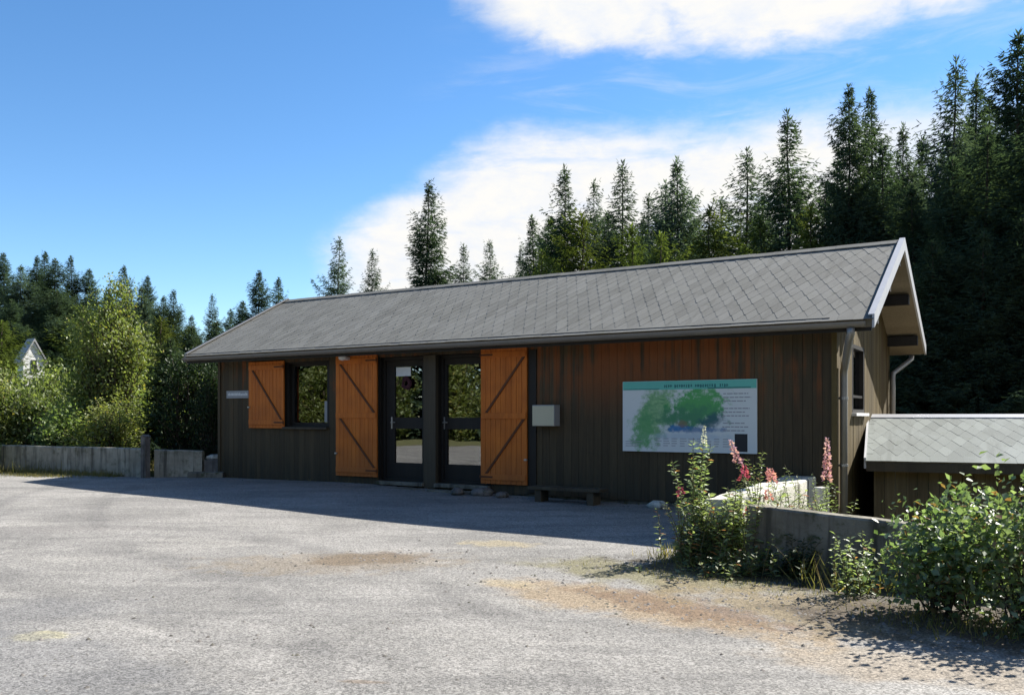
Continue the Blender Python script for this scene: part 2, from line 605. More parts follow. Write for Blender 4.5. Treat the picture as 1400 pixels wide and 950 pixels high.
M['soil'] = pbr('grassy_soil', None, 0.95, bstr=0.8, bdist=0.05, spec=0.1, fn=f_soil)
M['lawn'] = pbr('mown_verge', None, 0.95, bstr=0.8, bdist=0.03, spec=0.1,
                fn=lambda g: (g.mix(g.noise(g.coord(), 3, 5, 0.7), (0.085, 0.095, 0.04), (0.16, 0.15, 0.075)), g.noise(g.coord(), 30, 4, 0.7)))

M['spruce'] = leaf_mat('spruce_needles', (0.028, 0.050, 0.035), (0.082, 0.118, 0.074), 0.36, tscale=1.3)
M['bluespruce'] = leaf_mat('blue_green_needles', (0.044, 0.072, 0.058), (0.105, 0.142, 0.105), 0.38, tscale=1.3)
M['larch'] = leaf_mat('yellow_green_needles', (0.055, 0.080, 0.020), (0.135, 0.165, 0.048), 0.38, tscale=1.5)
M['birchleaf'] = leaf_mat('birch_leaves', (0.10, 0.135, 0.034), (0.265, 0.30, 0.10), 0.46, gloss=0.03, grough=0.55, tscale=1.5, warm=(0.30, 0.26, 0.06))
M['hazel'] = leaf_mat('hazel_leaves', (0.075, 0.115, 0.030), (0.22, 0.275, 0.095), 0.46, gloss=0.03, grough=0.55, tscale=1.5)
M['bramble'] = leaf_mat('bush_leaves', (0.060, 0.095, 0.035), (0.21, 0.265, 0.13), 0.44, gloss=0.05, tscale=1.6, warm=(0.16, 0.09, 0.04), grough=0.42)
M['herb'] = leaf_mat('herb_leaves', (0.11, 0.15, 0.06), (0.28, 0.33, 0.17), 0.48, gloss=0.05, tscale=1.6, warm=(0.30, 0.14, 0.07), grough=0.5)
M['darkleaf'] = leaf_mat('dark_shrub_leaves', (0.012, 0.022, 0.010), (0.042, 0.066, 0.024), 0.22, gloss=0.015, tscale=1.3, grough=0.5)
M['grass'] = leaf_mat('grass_blades', (0.08, 0.088, 0.03), (0.25, 0.215, 0.095), 0.35, tscale=1.4, warm=(0.35, 0.27, 0.12))
M['pink'] = leaf_mat('pink_petals', (0.56, 0.27, 0.38), (0.82, 0.56, 0.65), 0.35, tscale=1.2)
M['crimson'] = leaf_mat('crimson_petals', (0.36, 0.06, 0.13), (0.58, 0.16, 0.26), 0.3, tscale=1.2)
M['salmon'] = leaf_mat('salmon_petals', (0.46, 0.17, 0.22), (0.70, 0.38, 0.44), 0.35, tscale=1.2)
M['whitepetal'] = leaf_mat('white_petals', (0.72, 0.70, 0.62), (0.85, 0.84, 0.78), 0.3, tscale=1.0)

# glass: a coated pane that mirrors part of the yard and lets some of the dark room through
m, g, out = new_mat('window_glass')
tr = g.n.new('ShaderNodeBsdfTransparent')
tr.inputs[0].default_value = (0.55, 0.57, 0.56, 1)
gl = g.n.new('ShaderNodeBsdfGlossy')
gl.inputs['Roughness'].default_value = 0.012
gl.inputs['Color'].default_value = (0.80, 0.81, 0.82, 1)
g.l.new(g.bump(g.noise(g.coord(), 1.3, 1), 0.10, 0.02), gl.inputs['Normal'])
fr = g.n.new('ShaderNodeFresnel')
fr.inputs[0].default_value = 1.5
mx = g.n.new('ShaderNodeMixShader')
g.put(mx.inputs[0], g.m('ADD', g.mul(fr.outputs[0], 1.4), 0.20, clamp=True))
g.l.new(tr.outputs[0], mx.inputs[1])
g.l.new(gl.outputs[0], mx.inputs[2])
g.l.new(mx.outputs[0], out.inputs[0])
M['glass'] = m

# information board print: relief-map greens, lakes and pale paper
def f_map(g):
    co = g.coord('Object')
    s = g.xyz(co)
    wob = g.noise(co, 3.2, 5, 0.62)
    wob2 = g.noise(co, 9, 5, 0.65)
    rel = g.noise(g.mapping(co, rot=(0, R_(30), 0), sc=(7, 1, 16)), 1.0, 5, 0.6, 1.0)
    sp = (s[0], s[2])
    c = (0.68, 0.71, 0.68)
    green = g.mix(g.ss(rel, 0.3, 0.7), (0.06, 0.28, 0.08), (0.26, 0.50, 0.20))
    for args, colr, k in (
        ((0.55, 0.60, 0.50, 0.26, R_(62), wob2, 0.4), green, 0.9),
        ((0.36, 0.33, 0.30, 0.16, R_(80), wob2, 0.4), (0.11, 0.36, 0.13), 0.85),
        ((1.22, 0.68, 0.42, 0.28, R_(12), wob2, 0.3), (0.06, 0.36, 0.08), 0.95),
        ((1.02, 0.54, 0.45, 0.15, R_(5), wob2, 0.5), (0.06, 0.24, 0.12), 0.9),
        ((1.45, 0.47, 0.20, 0.10, R_(20), wob2, 0.5), (0.03, 0.12, 0.14), 0.9),
        ((1.20, 0.345, 0.42, 0.045, 0.0, wob2, 0.4), (0.05, 0.16, 0.34), 0.75),
        ((0.92, 0.37, 0.14, 0.05, 0.0, wob2, 0.4), (0.03, 0.19, 0.42), 0.9),
        ((0.98, 0.44, 0.09, 0.05, 0.0, wob2, 0.5), (0.25, 0.16, 0.10), 0.7),
        ((1.12, 0.24, 0.55, 0.05, 0.0, wob2, 0.6), (0.45, 0.55, 0.62), 0.6),
    ):
        c = g.mix(g.mul(ell(g, sp, *args[:-1], edge=args[-1]), k), c, colr)
    return c, None


M['map'] = pbr('printed_map', None, 0.35, spec=0.4, fn=f_map)
M['teal'] = pbr('teal_print', None, 0.35, spec=0.4, fn=f_dirty((0.10, 0.46, 0.36), (0.17, 0.54, 0.44), 2))
M['teal_dark'] = pbr('dark_teal_print', None, 0.35, spec=0.4, fn=f_dirty((0.025, 0.15, 0.14), (0.04, 0.2, 0.19), 2))
M['print'] = pbr('grey_print', None, 0.4, spec=0.4, fn=f_dirty((0.30, 0.30, 0.31), (0.40, 0.40, 0.41), 9))

# ------------------------------------------------------------------ ground
def axis_vals(breaks):
    out = []
    for a, b, st in breaks:
        k = max(1, round((b - a) / st))
        out += [a + (b - a) * i / k for i in range(k)]
    return out + [breaks[-1][1]]


def grid_mesh(name, xs, ys, zf, mat, keep=None):
    nx, ny = len(xs), len(ys)
    vs = [(x, y, zf(x, y)) for y in ys for x in xs]
    loops, starts = [], []
    for j in range(ny - 1):
        for i in range(nx - 1):
            if keep and not keep((xs[i] + xs[i + 1]) / 2, (ys[j] + ys[j + 1]) / 2):
                continue
            starts.append(len(loops))
            loops += [j * nx + i, j * nx + i + 1, (j + 1) * nx + i + 1, (j + 1) * nx + i]
    me = np_mesh(name, vs, loops, starts, [mat], True)
    return mesh_obj(name, me)


xs = axis_vals([(-260, -60, 20), (-60, -36, 3), (-36, 12, 0.3), (12, 60, 3), (60, 260, 20)])
ys = axis_vals([(-200, -45, 15), (-45, 0, 1.5), (0, 27, 0.3), (27, 80, 3), (80, 400, 16)])
tag(grid_mesh('ground', xs, ys, lambda x, y: ground_z(x, y) - (0.05 if in_poly(x, y, LOT) else 0.0), M['soil']), kind='structure')
xs = axis_vals([(-34, 30, 0.3)])
ys = axis_vals([(-45, 0, 1.5), (0, 27, 0.3)])
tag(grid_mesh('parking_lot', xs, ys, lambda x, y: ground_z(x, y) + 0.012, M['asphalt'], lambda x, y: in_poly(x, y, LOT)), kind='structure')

# ------------------------------------------------------------------ the cabin
cabin = empty('wooden_cabin', (CAB[0], CAB[1], 0), CAB_ROT,
              'long brown timber cabin with orange shutters and a grey shingle roof', 'cabin')
RID_Y, RID_Z = 2.51, 4.13          # ridge
EAV_Y, EAV_Z = -0.42, 2.62         # front eave, top of deck
BAK_Y = 2 * RID_Y - EAV_Y
T0, T1 = -0.6, LEN + 0.6
SL = math.hypot(RID_Y - EAV_Y, RID_Z - EAV_Z)
rnd = random.Random(4)

def under(y):
    """underside of the deck at depth y"""
    return RID_Z - abs(y - RID_Y) * (RID_Z - EAV_Z) / (RID_Y - EAV_Y) - 0.15


OPEN = [(1.98, 3.11, 1.10, 2.42), (4.46, 5.53, 0.10, 2.43), (5.82, 6.95, 0.10, 2.43)]
bw = 0.138
mb = MB()
x = 0.0
while x < LEN - 0.02:
    x0, x1 = x, min(x + bw - 0.004, LEN - 0.001)
    d = rnd.uniform(-0.002, 0.002)
    cuts = [(-0.02 + rnd.uniform(-0.01, 0.01), under(0) - 0.01)]
    for (a, b, z0, z1) in OPEN:
        pieces = []
        for (p, q) in cuts:
            if x1 <= a or x0 >= b:
                pieces.append((p, q))
            else:
                if z0 > p + 0.02: pieces.append((p, z0))
                if q > z1 + 0.02: pieces.append((z1, q))
        cuts = pieces
    for (p, q) in cuts:
        xa, xb = x0, x1
        for (a, b, z0, z1) in OPEN:
            if q > z0 + 0.01 and p < z1 - 0.01:
                if xa < a < xb: xb = a
                if xa < b < xb: xa = b
        mb.box(xa, xb, d, 0.024 + 0.002, p, q)
    x += bw
mb.build('front_wall', M['wood'], cabin)
# frame of the wall behind the boards
mb = MB()
zt = under(0.03) - 0.03
xsplit = [0.02, 1.98, 3.11, 4.46, 5.53, 5.82, 6.95, LEN - 0.02]
for i in range(len(xsplit) - 1):
    a, b = xsplit[i], xsplit[i + 1]
    op = [o for o in OPEN if abs(o[0] - a) < 0.01]
    if op:
        z0, z1 = op[0][2], op[0][3]
        if z0 > 0.2: mb.box(a, b, 0.03, 0.2, 0.0, z0 - 0.003)
        mb.box(a, b, 0.03, 0.2, z1 + 0.003, zt)
    else:
        mb.box(a + 0.002, b - 0.002, 0.03, 0.2, 0.0, zt)
mb.build('wall_frame', M['darkwood'], cabin)

# gable walls of vertical boards, with a window hole on the right one
GW = (1.30, 2.25, 1.36, 2.42)
for side in (0, 1):
    mb = MB()
    y = 0.0
    W = 2 * RID_Y
    while y < W - 0.02:
        y0, y1 = y, min(y + bw - 0.006, W)
        d = rnd.uniform(-0.003, 0.003)
        z1a, z1b = under(y0) - 0.01, under(y1) - 0.01
        segs = [(-1.1, None)]
        if side == 1 and y1 > GW[0] and y0 < GW[1]:
            segs = [(-1.1, GW[2]), (GW[3], None)]
        xa, xb = (LEN + d, LEN + 0.025) if side else (-0.025, d)
        xo, xi = (LEN + 0.025 + d, LEN) if side else (-0.025 + d, 0.0)
        lo, hi = min(xo, xi), max(xo, xi)
        for (p, q) in segs:
            qa, qb = (z1a, z1b) if q is None else (q, q)
            mb.hexa([(lo, y0, p), (hi, y0, p), (hi, y1, p), (lo, y1, p), (lo, y0, qa), (hi, y0, qa), (hi, y1, qb), (lo, y1, qb)])
        y += bw
    xo = (LEN - 0.12, LEN - 0.005) if side else (0.005, 0.12)
    if side == 0:
        poly = [(0.21, -1.0), (W - 0.03, -1.0), (W - 0.03, under(W) - 0.02), (RID_Y, RID_Z - 0.19), (0.21, under(0.21) - 0.02)]
        mb.prism(poly, 'x', *xo)
    else:
        for (a, b, p, q) in ((0.21, GW[0], -1.0, None), (GW[1], W - 0.03, -1.0, None), (GW[0], GW[1], -1.0, GW[2]), (GW[0], GW[1], GW[3], None)):
            ys_ = [a] + ([RID_Y] if a < RID_Y < b else []) + [b]
            top = [(yy, under(yy) - 0.02 if q is None else q) for yy in ys_]
            mb.prism([(a, p), (b, p)] + top[::-1], 'x', *xo)
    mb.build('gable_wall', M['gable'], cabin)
mb = MB()
mb.box(0.0, LEN, 2 * RID_Y - 0.1, 2 * RID_Y, -1.0, under(2 * RID_Y) - 0.02)
mb.build('rear_wall', M['wood'], cabin)
# corner boards
mb = MB()
mb.box(LEN - 0.02, LEN + 0.055, -0.03, 0.085, -0.4, under(-0.03) - 0.03)
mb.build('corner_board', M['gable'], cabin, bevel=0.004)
mb = MB()
mb.box(-0.055, 0.02, -0.03, 0.085, -0.02, under(-0.03) - 0.03)
mb.build('corner_board', M['wood'], cabin, bevel=0.004)
# foundation and interior
mb = MB()
mb.box(0.03, LEN - 0.03, 0.05, 0.2, -1.1, -0.005)
mb.build('foundation', M['conc'], cabin)
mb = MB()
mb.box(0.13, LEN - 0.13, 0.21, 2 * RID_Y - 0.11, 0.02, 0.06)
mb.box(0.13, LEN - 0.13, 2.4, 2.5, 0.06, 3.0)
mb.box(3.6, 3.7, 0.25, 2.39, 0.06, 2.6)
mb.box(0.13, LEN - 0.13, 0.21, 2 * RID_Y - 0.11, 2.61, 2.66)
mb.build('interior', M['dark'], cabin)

# roof: deck, shingles, ridge, verges, fascia, rafters' purlins
def deck_pts(front):
    e = EAV_Y if front else BAK_Y
    return e


mb = MB()
th = 0.12
k = (RID_Z - EAV_Z) / (RID_Y - EAV_Y)
mb.prism([(EAV_Y, EAV_Z - 0.012), (RID_Y, RID_Z - 0.012), (BAK_Y, EAV_Z - 0.012), (BAK_Y, EAV_Z - th), (RID_Y, RID_Z - th - 0.01), (EAV_Y, EAV_Z - th)], 'x', T0 + 0.02, T1 - 0.02)
roof = mb.build('roof', M['soffit'], cabin)


def shingle_slope(name, mat, parent, origin, along, up, length, slope, w=0.21, ex=0.22, t=0.0048, seed=1):
    lap = ex + 0.03
    rr = random.Random(seed)
    o, a, p = Vector(origin), Vector(along).normalized(), Vector(up).normalized()
    nrm = a.cross(p).normalized()
    if nrm.z < 0: nrm = -nrm
    mb = MB()
    rows = int(math.ceil(slope / ex))
    for r in range(rows + 1):
        s0 = r * ex - 0.02
        off = (0.5 * w if r % 2 else 0.0)
        cnt = int(length / w) + 2
        for c in range(cnt):
            c0 = (c - 1) * w + off
            c1 = c0 + w
            a0, a1 = max(c0, 0.0), min(c1, length)
            if a1 - a0 < 0.02: continue
            g0 = 0.0035
            mid = (c0 + c1) / 2
            j = rr.uniform(-0.006, 0.006)
            lift = t + rr.uniform(-0.0015, 0.002)
            top = min(s0 + ex + lap, slope)
            shoulder = s0 + ex * 1.02 + j
            if r == 0:
                pts = [(a0, s0), (a1, s0), (a1, top), (a0, top)]
            elif a0 > c0 + 1e-4 or a1 < c1 - 1e-4:
                pts = [(a0 + g0, s0 + ex * 0.3), (a1 - g0, s0 + ex * 0.3), (a1 - g0, top), (a0 + g0, top)]
            else:
                q = w * 0.05
                pts = [(mid - q, s0 + j), (mid + q, s0 + j), (a1 - g0, shoulder), (a1 - g0, top), (a0 + g0, top), (a0 + g0, shoulder)]
            if top <= s0 + 0.05: continue
            pts = [(x_, min(s_, slope)) for x_, s_ in pts]
            vb, vt = [], []
            for (x_, s_) in pts:
                f = 1 - (s_ - s0) / (ex + lap)
                hgt = 0.001 + lift * max(f, 0) + (0 if f > 0 else 0)
                q = o + a * x_ + p * s_
                vt.append(q + nrm * (hgt + t))
                vb.append(q + nrm * hgt)
            n_ = len(pts)
            vs = vb + vt
            fs = [tuple(range(n_, 2 * n_))] + [(i, (i + 1) % n_, n_ + (i + 1) % n_, n_ + i) for i in range(n_)]
            mb.add(vs, fs)
    return mb.build(name, mat, parent)


shingle_slope('shingles', M['shingle'], roof, (T0, EAV_Y - 0.03, EAV_Z - 0.015), (1, 0, 0), (0, RID_Y - EAV_Y, RID_Z - EAV_Z), T1 - T0, SL + 0.02, seed=3)
shingle_slope('shingles', M['shingle'], roof, (T0, BAK_Y + 0.03, EAV_Z - 0.015), (1, 0, 0), (0, -(RID_Y - EAV_Y), RID_Z - EAV_Z), T1 - T0, SL + 0.02, w=0.5, ex=0.4, seed=5)
mb = MB()
for i in range(40):
    xa = T0 + (T1 - T0) * i / 40
    xb = T0 + (T1 - T0) * (i + 1) / 40 + 0.03
    z = RID_Z + 0.028 + rnd.uniform(-0.003, 0.003)
    mb.prism([(RID_Y - 0.13, z - 0.062), (RID_Y, z + 0.01), (RID_Y + 0.13, z - 0.062), (RID_Y + 0.13, z - 0.075), (RID_Y, z - 0.004), (RID_Y - 0.13, z - 0.075)], 'x', xa, min(xb, T1))
mb.build('ridge_cap', M['shingle'], roof)
for xa, xb in ((T0 - 0.012, T0 + 0.019), (T1 - 0.019, T1 + 0.012)):
    for sgn in (-1, 1):
        mb = MB()
        e = RID_Y + sgn * (RID_Y - EAV_Y + 0.03)
        pts = [(e, EAV_Z + 0.035), (RID_Y + sgn * 0.001, RID_Z + 0.05), (RID_Y + sgn * 0.001, RID_Z - 0.135), (e, EAV_Z - 0.135)]
        mb.prism(pts if sgn < 0 else pts[::-1], 'x', xa, xb)
        # folded lip that laps the shingles
        l0, l1 = (xa, xb + 0.05) if xa < 0 else (xa - 0.05, xb)
        pts = [(e, EAV_Z + 0.05), (RID_Y + sgn * 0.001, RID_Z + 0.067), (RID_Y + sgn * 0.001, RID_Z + 0.053), (e, EAV_Z + 0.037)]
        mb.prism(pts if sgn < 0 else pts[::-1], 'x', l0, l1)
        mb.build('verge_trim', M['verge'] if xa > 0 else M['zinc'], roof)
mb = MB()
mb.box(T0 + 0.03, T1 - 0.03, EAV_Y + 0.001, EAV_Y + 0.024, EAV_Z - 0.17, EAV_Z - 0.055)
mb.build('fascia', M['darkwood'], roof)
for y in (0.25, 1.4, 2.45, 3.55, 4.75):
    mb = MB()
    zt = under(y) - 0.035
    mb.box(LEN + 0.03, T1 - 0.06, y, y + 0.12, zt - 0.17, zt)
    mb.build('purlin', M['darkwood'], roof)
# soffit boards between eave and wall
mb = MB()
mb.box(T0 + 0.04, LEN + 0.03, EAV_Y + 0.03, -0.008, under(0) - 0.05, under(0) - 0.03)
mb.build('soffit', M['darkwood'], roof)


def gutter(y, sgn, parent):
    mb = MB()
    z = EAV_Z - 0.03
    prof = []
    r = 0.065
    for i in range(9):
        a = math.pi * i / 8
        prof.append((y - sgn * r * math.cos(a), z - 0.02 - r * math.sin(a) * 1.15))
    inner = [(y + (p[0] - y) * 0.90, z - 0.02 + (p[1] - z + 0.02) * 0.90) for p in prof]
    mb.prism(prof + inner[::-1], 'x', T0 + 0.04, T1 - 0.10)
    mb.prism(prof, 'x', T0 + 0.035, T0 + 0.039)
    mb.prism(prof, 'x', T1 - 0.099, T1 - 0.095)
    gobj = mb.build('gutter', M['gutter'], parent)
    return gobj


gutter(EAV_Y - 0.068, 1, roof)
gutter(BAK_Y + 0.068, -1, roof)
# downpipes
mb = MB()
mb.tube([(13.02, EAV_Y - 0.068, EAV_Z - 0.13), (13.02, EAV_Y - 0.065, EAV_Z - 0.2), (12.99, EAV_Y + 0.0, EAV_Z - 0.27), (12.83, 0.13, EAV_Z - 0.60),
         (12.805, 0.18, EAV_Z - 0.68), (12.805, 0.185, EAV_Z - 0.78), (12.805, 0.185, -0.75)], 0.052, 12)
dp = mb.build('downpipe', M['zinc'], cabin, smooth=True)
for z in (1.55, 0.6, -0.2):
    mb = MB()
    mb.tube([(12.805, 0.185, z), (12.805, 0.185, z + 0.035)], 0.060, 12)
    mb.box(12.726, 12.76, 0.17, 0.2, z, z + 0.035)
    mb.build('pipe_clamp', M['steel'], dp)
mb = MB()
mb.tube([(13.05, BAK_Y + 0.068, EAV_Z - 0.12), (13.05, BAK_Y + 0.06, EAV_Z - 0.2), (13.0, BAK_Y - 0.05, EAV_Z - 0.27), (12.84, 5.05, EAV_Z - 0.45), (12.80, 4.93, EAV_Z - 0.5), (12.80, 4.92, EAV_Z - 0.62), (12.80, 4.92, -0.6)], 0.045, 10)
mb.build('downpipe', M['zinc'], cabin, smooth=True)


# window and doors
def frame_rect(mb, x0, x1, y0, y1, z0, z1, w):
    mb.box(x0, x0 + w, y0, y1, z0, z1)
    mb.box(x1 - w, x1, y0, y1, z0, z1)
    mb.box(x0 + w, x1 - w, y0, y1, z0, z0 + w)
    mb.box(x0 + w, x1 - w, y0, y1, z1 - w, z1)


mb = MB()
frame_rect(mb, 1.982, 3.108, 0.13, 0.19, 1.102, 2.418, 0.085)
frame_rect(mb, 1.982, 3.108, 0.032, 0.128, 1.102, 2.418, 0.025)
wf = mb.build('window', M['darkwood'], cabin, bevel=0.004)
mb = MB()
mb.box(2.066, 3.024, 0.155, 0.163, 1.186, 2.334)
mb.build('pane', M['glass'], wf)
mb = MB()
mb.box(1.93, 3.16, -0.075, 0.03, 1.055, 1.098)
mb.build('sill', M['postwood'], wf, bevel=0.004)
mb = MB()
mb.box(2.93, 3.04, 0.12, 0.1285, 1.20, 1.62)
mb.build('casement_strip', M['grey'], wf)

for (x0, x1, gx0, gx1) in ((4.462, 5.528, 4.72, 5.37), (5.822, 6.948, 5.94, 6.83)):
    mb = MB()
    frame_rect(mb, x0, x1, 0.10, 0.199, 0.102, 2.428, 0.055)
    df = mb.build('door', M['darkwood'], cabin, bevel=0.003)
    mb = MB()
    yy0, yy1 = 0.13, 0.18
    a, b = x0 + 0.057, x1 - 0.057
    mb.box(a, gx0, yy0, yy1, 0.16, 2.37)
    mb.box(gx1, b, yy0, yy1, 0.16, 2.37)
    mb.box(gx0, gx1, yy0, yy1, 0.16, 0.44)
    mb.box(gx0, gx1, yy0, yy1, 1.08, 1.29)
    mb.box(gx0, gx1, yy0, yy1, 2.25, 2.37)
    mb.build('door_leaf', M['darkwood'], df)
    mb = MB()
    mb.box(gx0 - 0.004, gx1 + 0.004, 0.152, 0.160, 1.286, 2.254)
    mb.build('pane', M['glass'], df)
    mb = MB()
    mb.box(gx0 - 0.004, gx1 + 0.004, 0.152, 0.160, 0.436, 1.084)
    mb.build('pane', M['glass'], df)
    mb = MB()
    mb.box(gx0 - 0.075, gx0 - 0.045, 0.112, 0.13, 1.08, 1.30)
    mb.tube([(gx0 - 0.06, 0.115, 1.2), (gx0 - 0.06, 0.075, 1.2), (gx0 + 0.05, 0.07, 1.2)], 0.009, 8)
    mb.build('handle', M['steel'], df)
    mb = MB()
    mb.box(x0 - 0.02, x1 + 0.02, -0.10, 0.098, 0.03, 0.098)
    mb.build('threshold', M['conc'], df, bevel=0.008)
    # step down to the yard
    mb = MB()
    mb.box(x0 + 0.0, x1 - 0.0, -0.34, -0.102, -0.25, 0.0)
    mb.build('step', M['conc'], df, bevel=0.012)
mb = MB()
mb.box(5.535, 5.815, -0.055, 0.098, 0.0, 2.43)
mb.build('door_post', M['postwood'], cabin, bevel=0.005)
mb = MB()
mb.box(7.76, 7.90, -0.03, -0.006, 0.02, 2.44)
mb.build('trim_board', M['darkwood'], cabin, bevel=0.003)


def shutter(x0, x1, z0, z1, panels, flip):
    """ledged and braced shutter folded back against the boards"""
    mb = MB()
    k = max(4, round((x1 - x0) / 0.105))
    for i in range(k):
        a = x0 + (x1 - x0) * i / k
        b = x0 + (x1 - x0) * (i + 1) / k - 0.005
        mb.box(a, b, -0.062 + rnd.uniform(-.0012, .0012), -0.034, z0, z1)
    mb.box(x0 + 0.005, x1 - 0.01, -0.034, -0.02, z0 + 0.01, z1 - 0.01)
    ledges = [z0 + 0.12, z1 - 0.12] + ([(z0 + z1) / 2] if panels == 2 else [])
    s = mb.build('shutter', M['orange'], cabin, bevel=0.003)
    for z in ledges:
        mb = MB()
        mb.box(x0 + 0.015, x1 - 0.015, -0.083, -0.0635, z - 0.05, z + 0.05)
        mb.build('ledge', M['orange'], s, bevel=0.003)
    zz = sorted(ledges)
    for i in range(len(zz) - 1):
        lo, hi = zz[i] + 0.055, zz[i + 1] - 0.055
        a, b = x0 + 0.12, x1 - 0.06
        if flip: a, b = x1 - 0.06, x0 + 0.12
        w = 0.026
        mb = MB()
        mb.hexa([(a - w, -0.078, hi), (a - w, -0.0635, hi), (a + w, -0.0635, hi), (a + w, -0.078, hi)] if False else
                [(b - w, -0.078, lo), (b + w, -0.078, lo), (b + w, -0.0635, lo), (b - w, -0.0635, lo),
                 (a - w, -0.078, hi), (a + w, -0.078, hi), (a + w, -0.0635, hi), (a - w, -0.0635, hi)])
        mb.build('brace', M['brace'], s)
    for z in (ledges[0], ledges[1]):
        mb = MB()
        xh = x0 if flip else x1
        d = 1 if flip else -1
        xa, xb = sorted((xh, xh + d * 0.26))
        mb.box(xa, xb, -0.0885, -0.084, z - 0.016, z + 0.016)
        mb.tube([(xh - d * 0.008, -0.075, z - 0.03), (xh - d * 0.008, -0.075, z + 0.03)], 0.009, 8)
        mb.build('hinge', M['brace'], s)
    mb = MB()
    xh = x1 - 0.04 if flip else x0 + 0.0
    mb.box(xh, xh + 0.05, -0.1, -0.086 if False else -0.064, z0 + 0.42, z0 + 0.45)
    mb.build('latch', M['steel'], s)
    return s


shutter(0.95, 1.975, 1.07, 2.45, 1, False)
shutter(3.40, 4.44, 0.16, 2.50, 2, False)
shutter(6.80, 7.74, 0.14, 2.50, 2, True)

# gable window and back side
mb = MB()
xg = LEN
frame = [(xg - 0.06, xg + 0.012)]
mb.box(xg - 0.06, xg + 0.03, GW[0] - 0.05, GW[0] + 0.03, GW[2] + 0.002, GW[3])
mb.box(xg - 0.06, xg + 0.03, GW[1] - 0.03, GW[1] + 0.05, GW[2] + 0.002, GW[3])
mb.box(xg - 0.06, xg + 0.03, GW[0] + 0.03, GW[1] - 0.03, GW[3] - 0.06, GW[3])
mb.box(xg - 0.06, xg + 0.03, GW[0] + 0.03, GW[1] - 0.03, GW[2] + 0.002, GW[2] + 0.06)
mb.box(xg - 0.05, xg + 0.015, GW[0] + 0.03, GW[1] - 0.03, 1.6, 1.64)
gw = mb.build('window', M['darkwood'], cabin)
mb = MB()
mb.box(xg - 0.045, xg - 0.037, GW[0] + 0.03, GW[1] - 0.03, GW[2] + 0.06, GW[3] - 0.06)
mb.build('pane', M['glass'], gw)
mb = MB()
mb.box(xg - 0.02, xg + 0.1, GW[0] - 0.08, GW[1] + 0.08, GW[2] - 0.045, GW[2])
mb.build('sill', M['white'], gw, bevel=0.004)


def on_cabin(t, n, z):
    return (CAB[0] + U[0] * t + N[0] * n, CAB[1] + U[1] * t + N[1] * n, z)


# things fixed to the cabin front -----------------------------------------------------
board = empty('information_board', on_cabin(9.50, -0.008, 0.76), CAB_ROT,
              'large white information board with a green relief map and teal header on the cabin front', 'sign')
BW_, BH_ = 2.14, 1.10
mb = MB()
mb.box(0, BW_, -0.030, -0.004, 0, BH_)
mb.build('panel', M['map'], board)
mb = MB()
mb.box(0.006, BW_ - 0.006, -0.0325, -0.0302, BH_ - 0.135, BH_ - 0.004)
mb.build('header', M['teal'], board)
mb = MB()
# lettering of the header, too worn to read: a row of short strokes
rr = random.Random(21)
x = 0.70
while x < 1.72:
    w = rr.uniform(0.012, 0.028)
    h = rr.uniform(0.035, 0.05)
    if rr.random() < 0.84:
        mb.box(x, x + w, -0.0343, -0.0326, BH_ - 0.062 - h, BH_ - 0.062)
        if rr.random() < 0.5:
            mb.box(x + w, x + w + 0.012, -0.0343, -0.0326, BH_ - 0.062 - h * 0.6, BH_ - 0.062 - h * 0.6 + 0.012)
    x += w + 0.016
mb.box(0.02, 0.62, -0.0343, -0.0326, BH_ - 0.128, BH_ - 0.118)
mb.box(1.40, 2.05, -0.0343, -0.0326, BH_ - 0.128, BH_ - 0.112)
mb.build('title', M['teal_dark'], board)
mb = MB()
for i in range(11):
    z = BH_ - 0.22 - i * 0.055
    if i in (3, 7): continue
    x = 1.62 + rr.uniform(0, 0.02)
    end = rr.uniform(1.95, 2.08)
    while x < end:
        w = rr.uniform(0.03, 0.09)
        mb.box(x, min(x + w, end), -0.0318, -0.0302, z, z + 0.017)
        x += w + 0.012
for i in range(9):
    x = 0.55 + i * 0.135
    for q in range(4):
        z = 0.20 - q * 0.036
        mb.box(x, x + rr.uniform(0.06, 0.11), -0.0318, -0.0302, z, z + 0.012)
for q in range(3):
    mb.box(0.05, 0.05 + rr.uniform(0.2, 0.32), -0.0318, -0.0302, 0.15 - q * 0.035, 0.162 - q * 0.035)
mb.build('text', M['print'], board)
mb = MB()
mb.box(1.81, 2.00, -0.0327, -0.0302, 0.025, 0.29)
mb.build('picture', M['black'], board)

lb = empty('letterbox', on_cabin(7.93, -0.008, 1.15), CAB_ROT, 'cream metal letterbox on the cabin wall right of the orange door shutter', 'letterbox')
mb = MB()
mb.box(0.0, 0.42, -0.20, -0.002, 0, 0.35)
mb.build('body', M['grey'], lb, bevel=0.006)
mb = MB()
mb.box(0.006, 0.414, -0.2065, -0.2005, 0.006, 0.335)
mb.build('front_flap', M['cream'], lb, bevel=0.002)

pl = empty('name_plaque', on_cabin(0.22, -0.008, 1.70), CAB_ROT, 'small pale grey lettered plaque at the left end of the cabin wall', 'sign')
mb = MB()
mb.box(0, 0.68, -0.018, -0.002, 0, 0.16)
mb.build('plate', M['grey'], pl, bevel=0.003)
mb = MB()
x = 0.05
while x < 0.62:
    w = rr.uniform(0.012, 0.03)
    mb.box(x, x + w, -0.0205, -0.0185, 0.055, 0.055 + rr.uniform(0.04, 0.06))
    x += w + 0.014
mb.build('lettering', M['white'], pl)

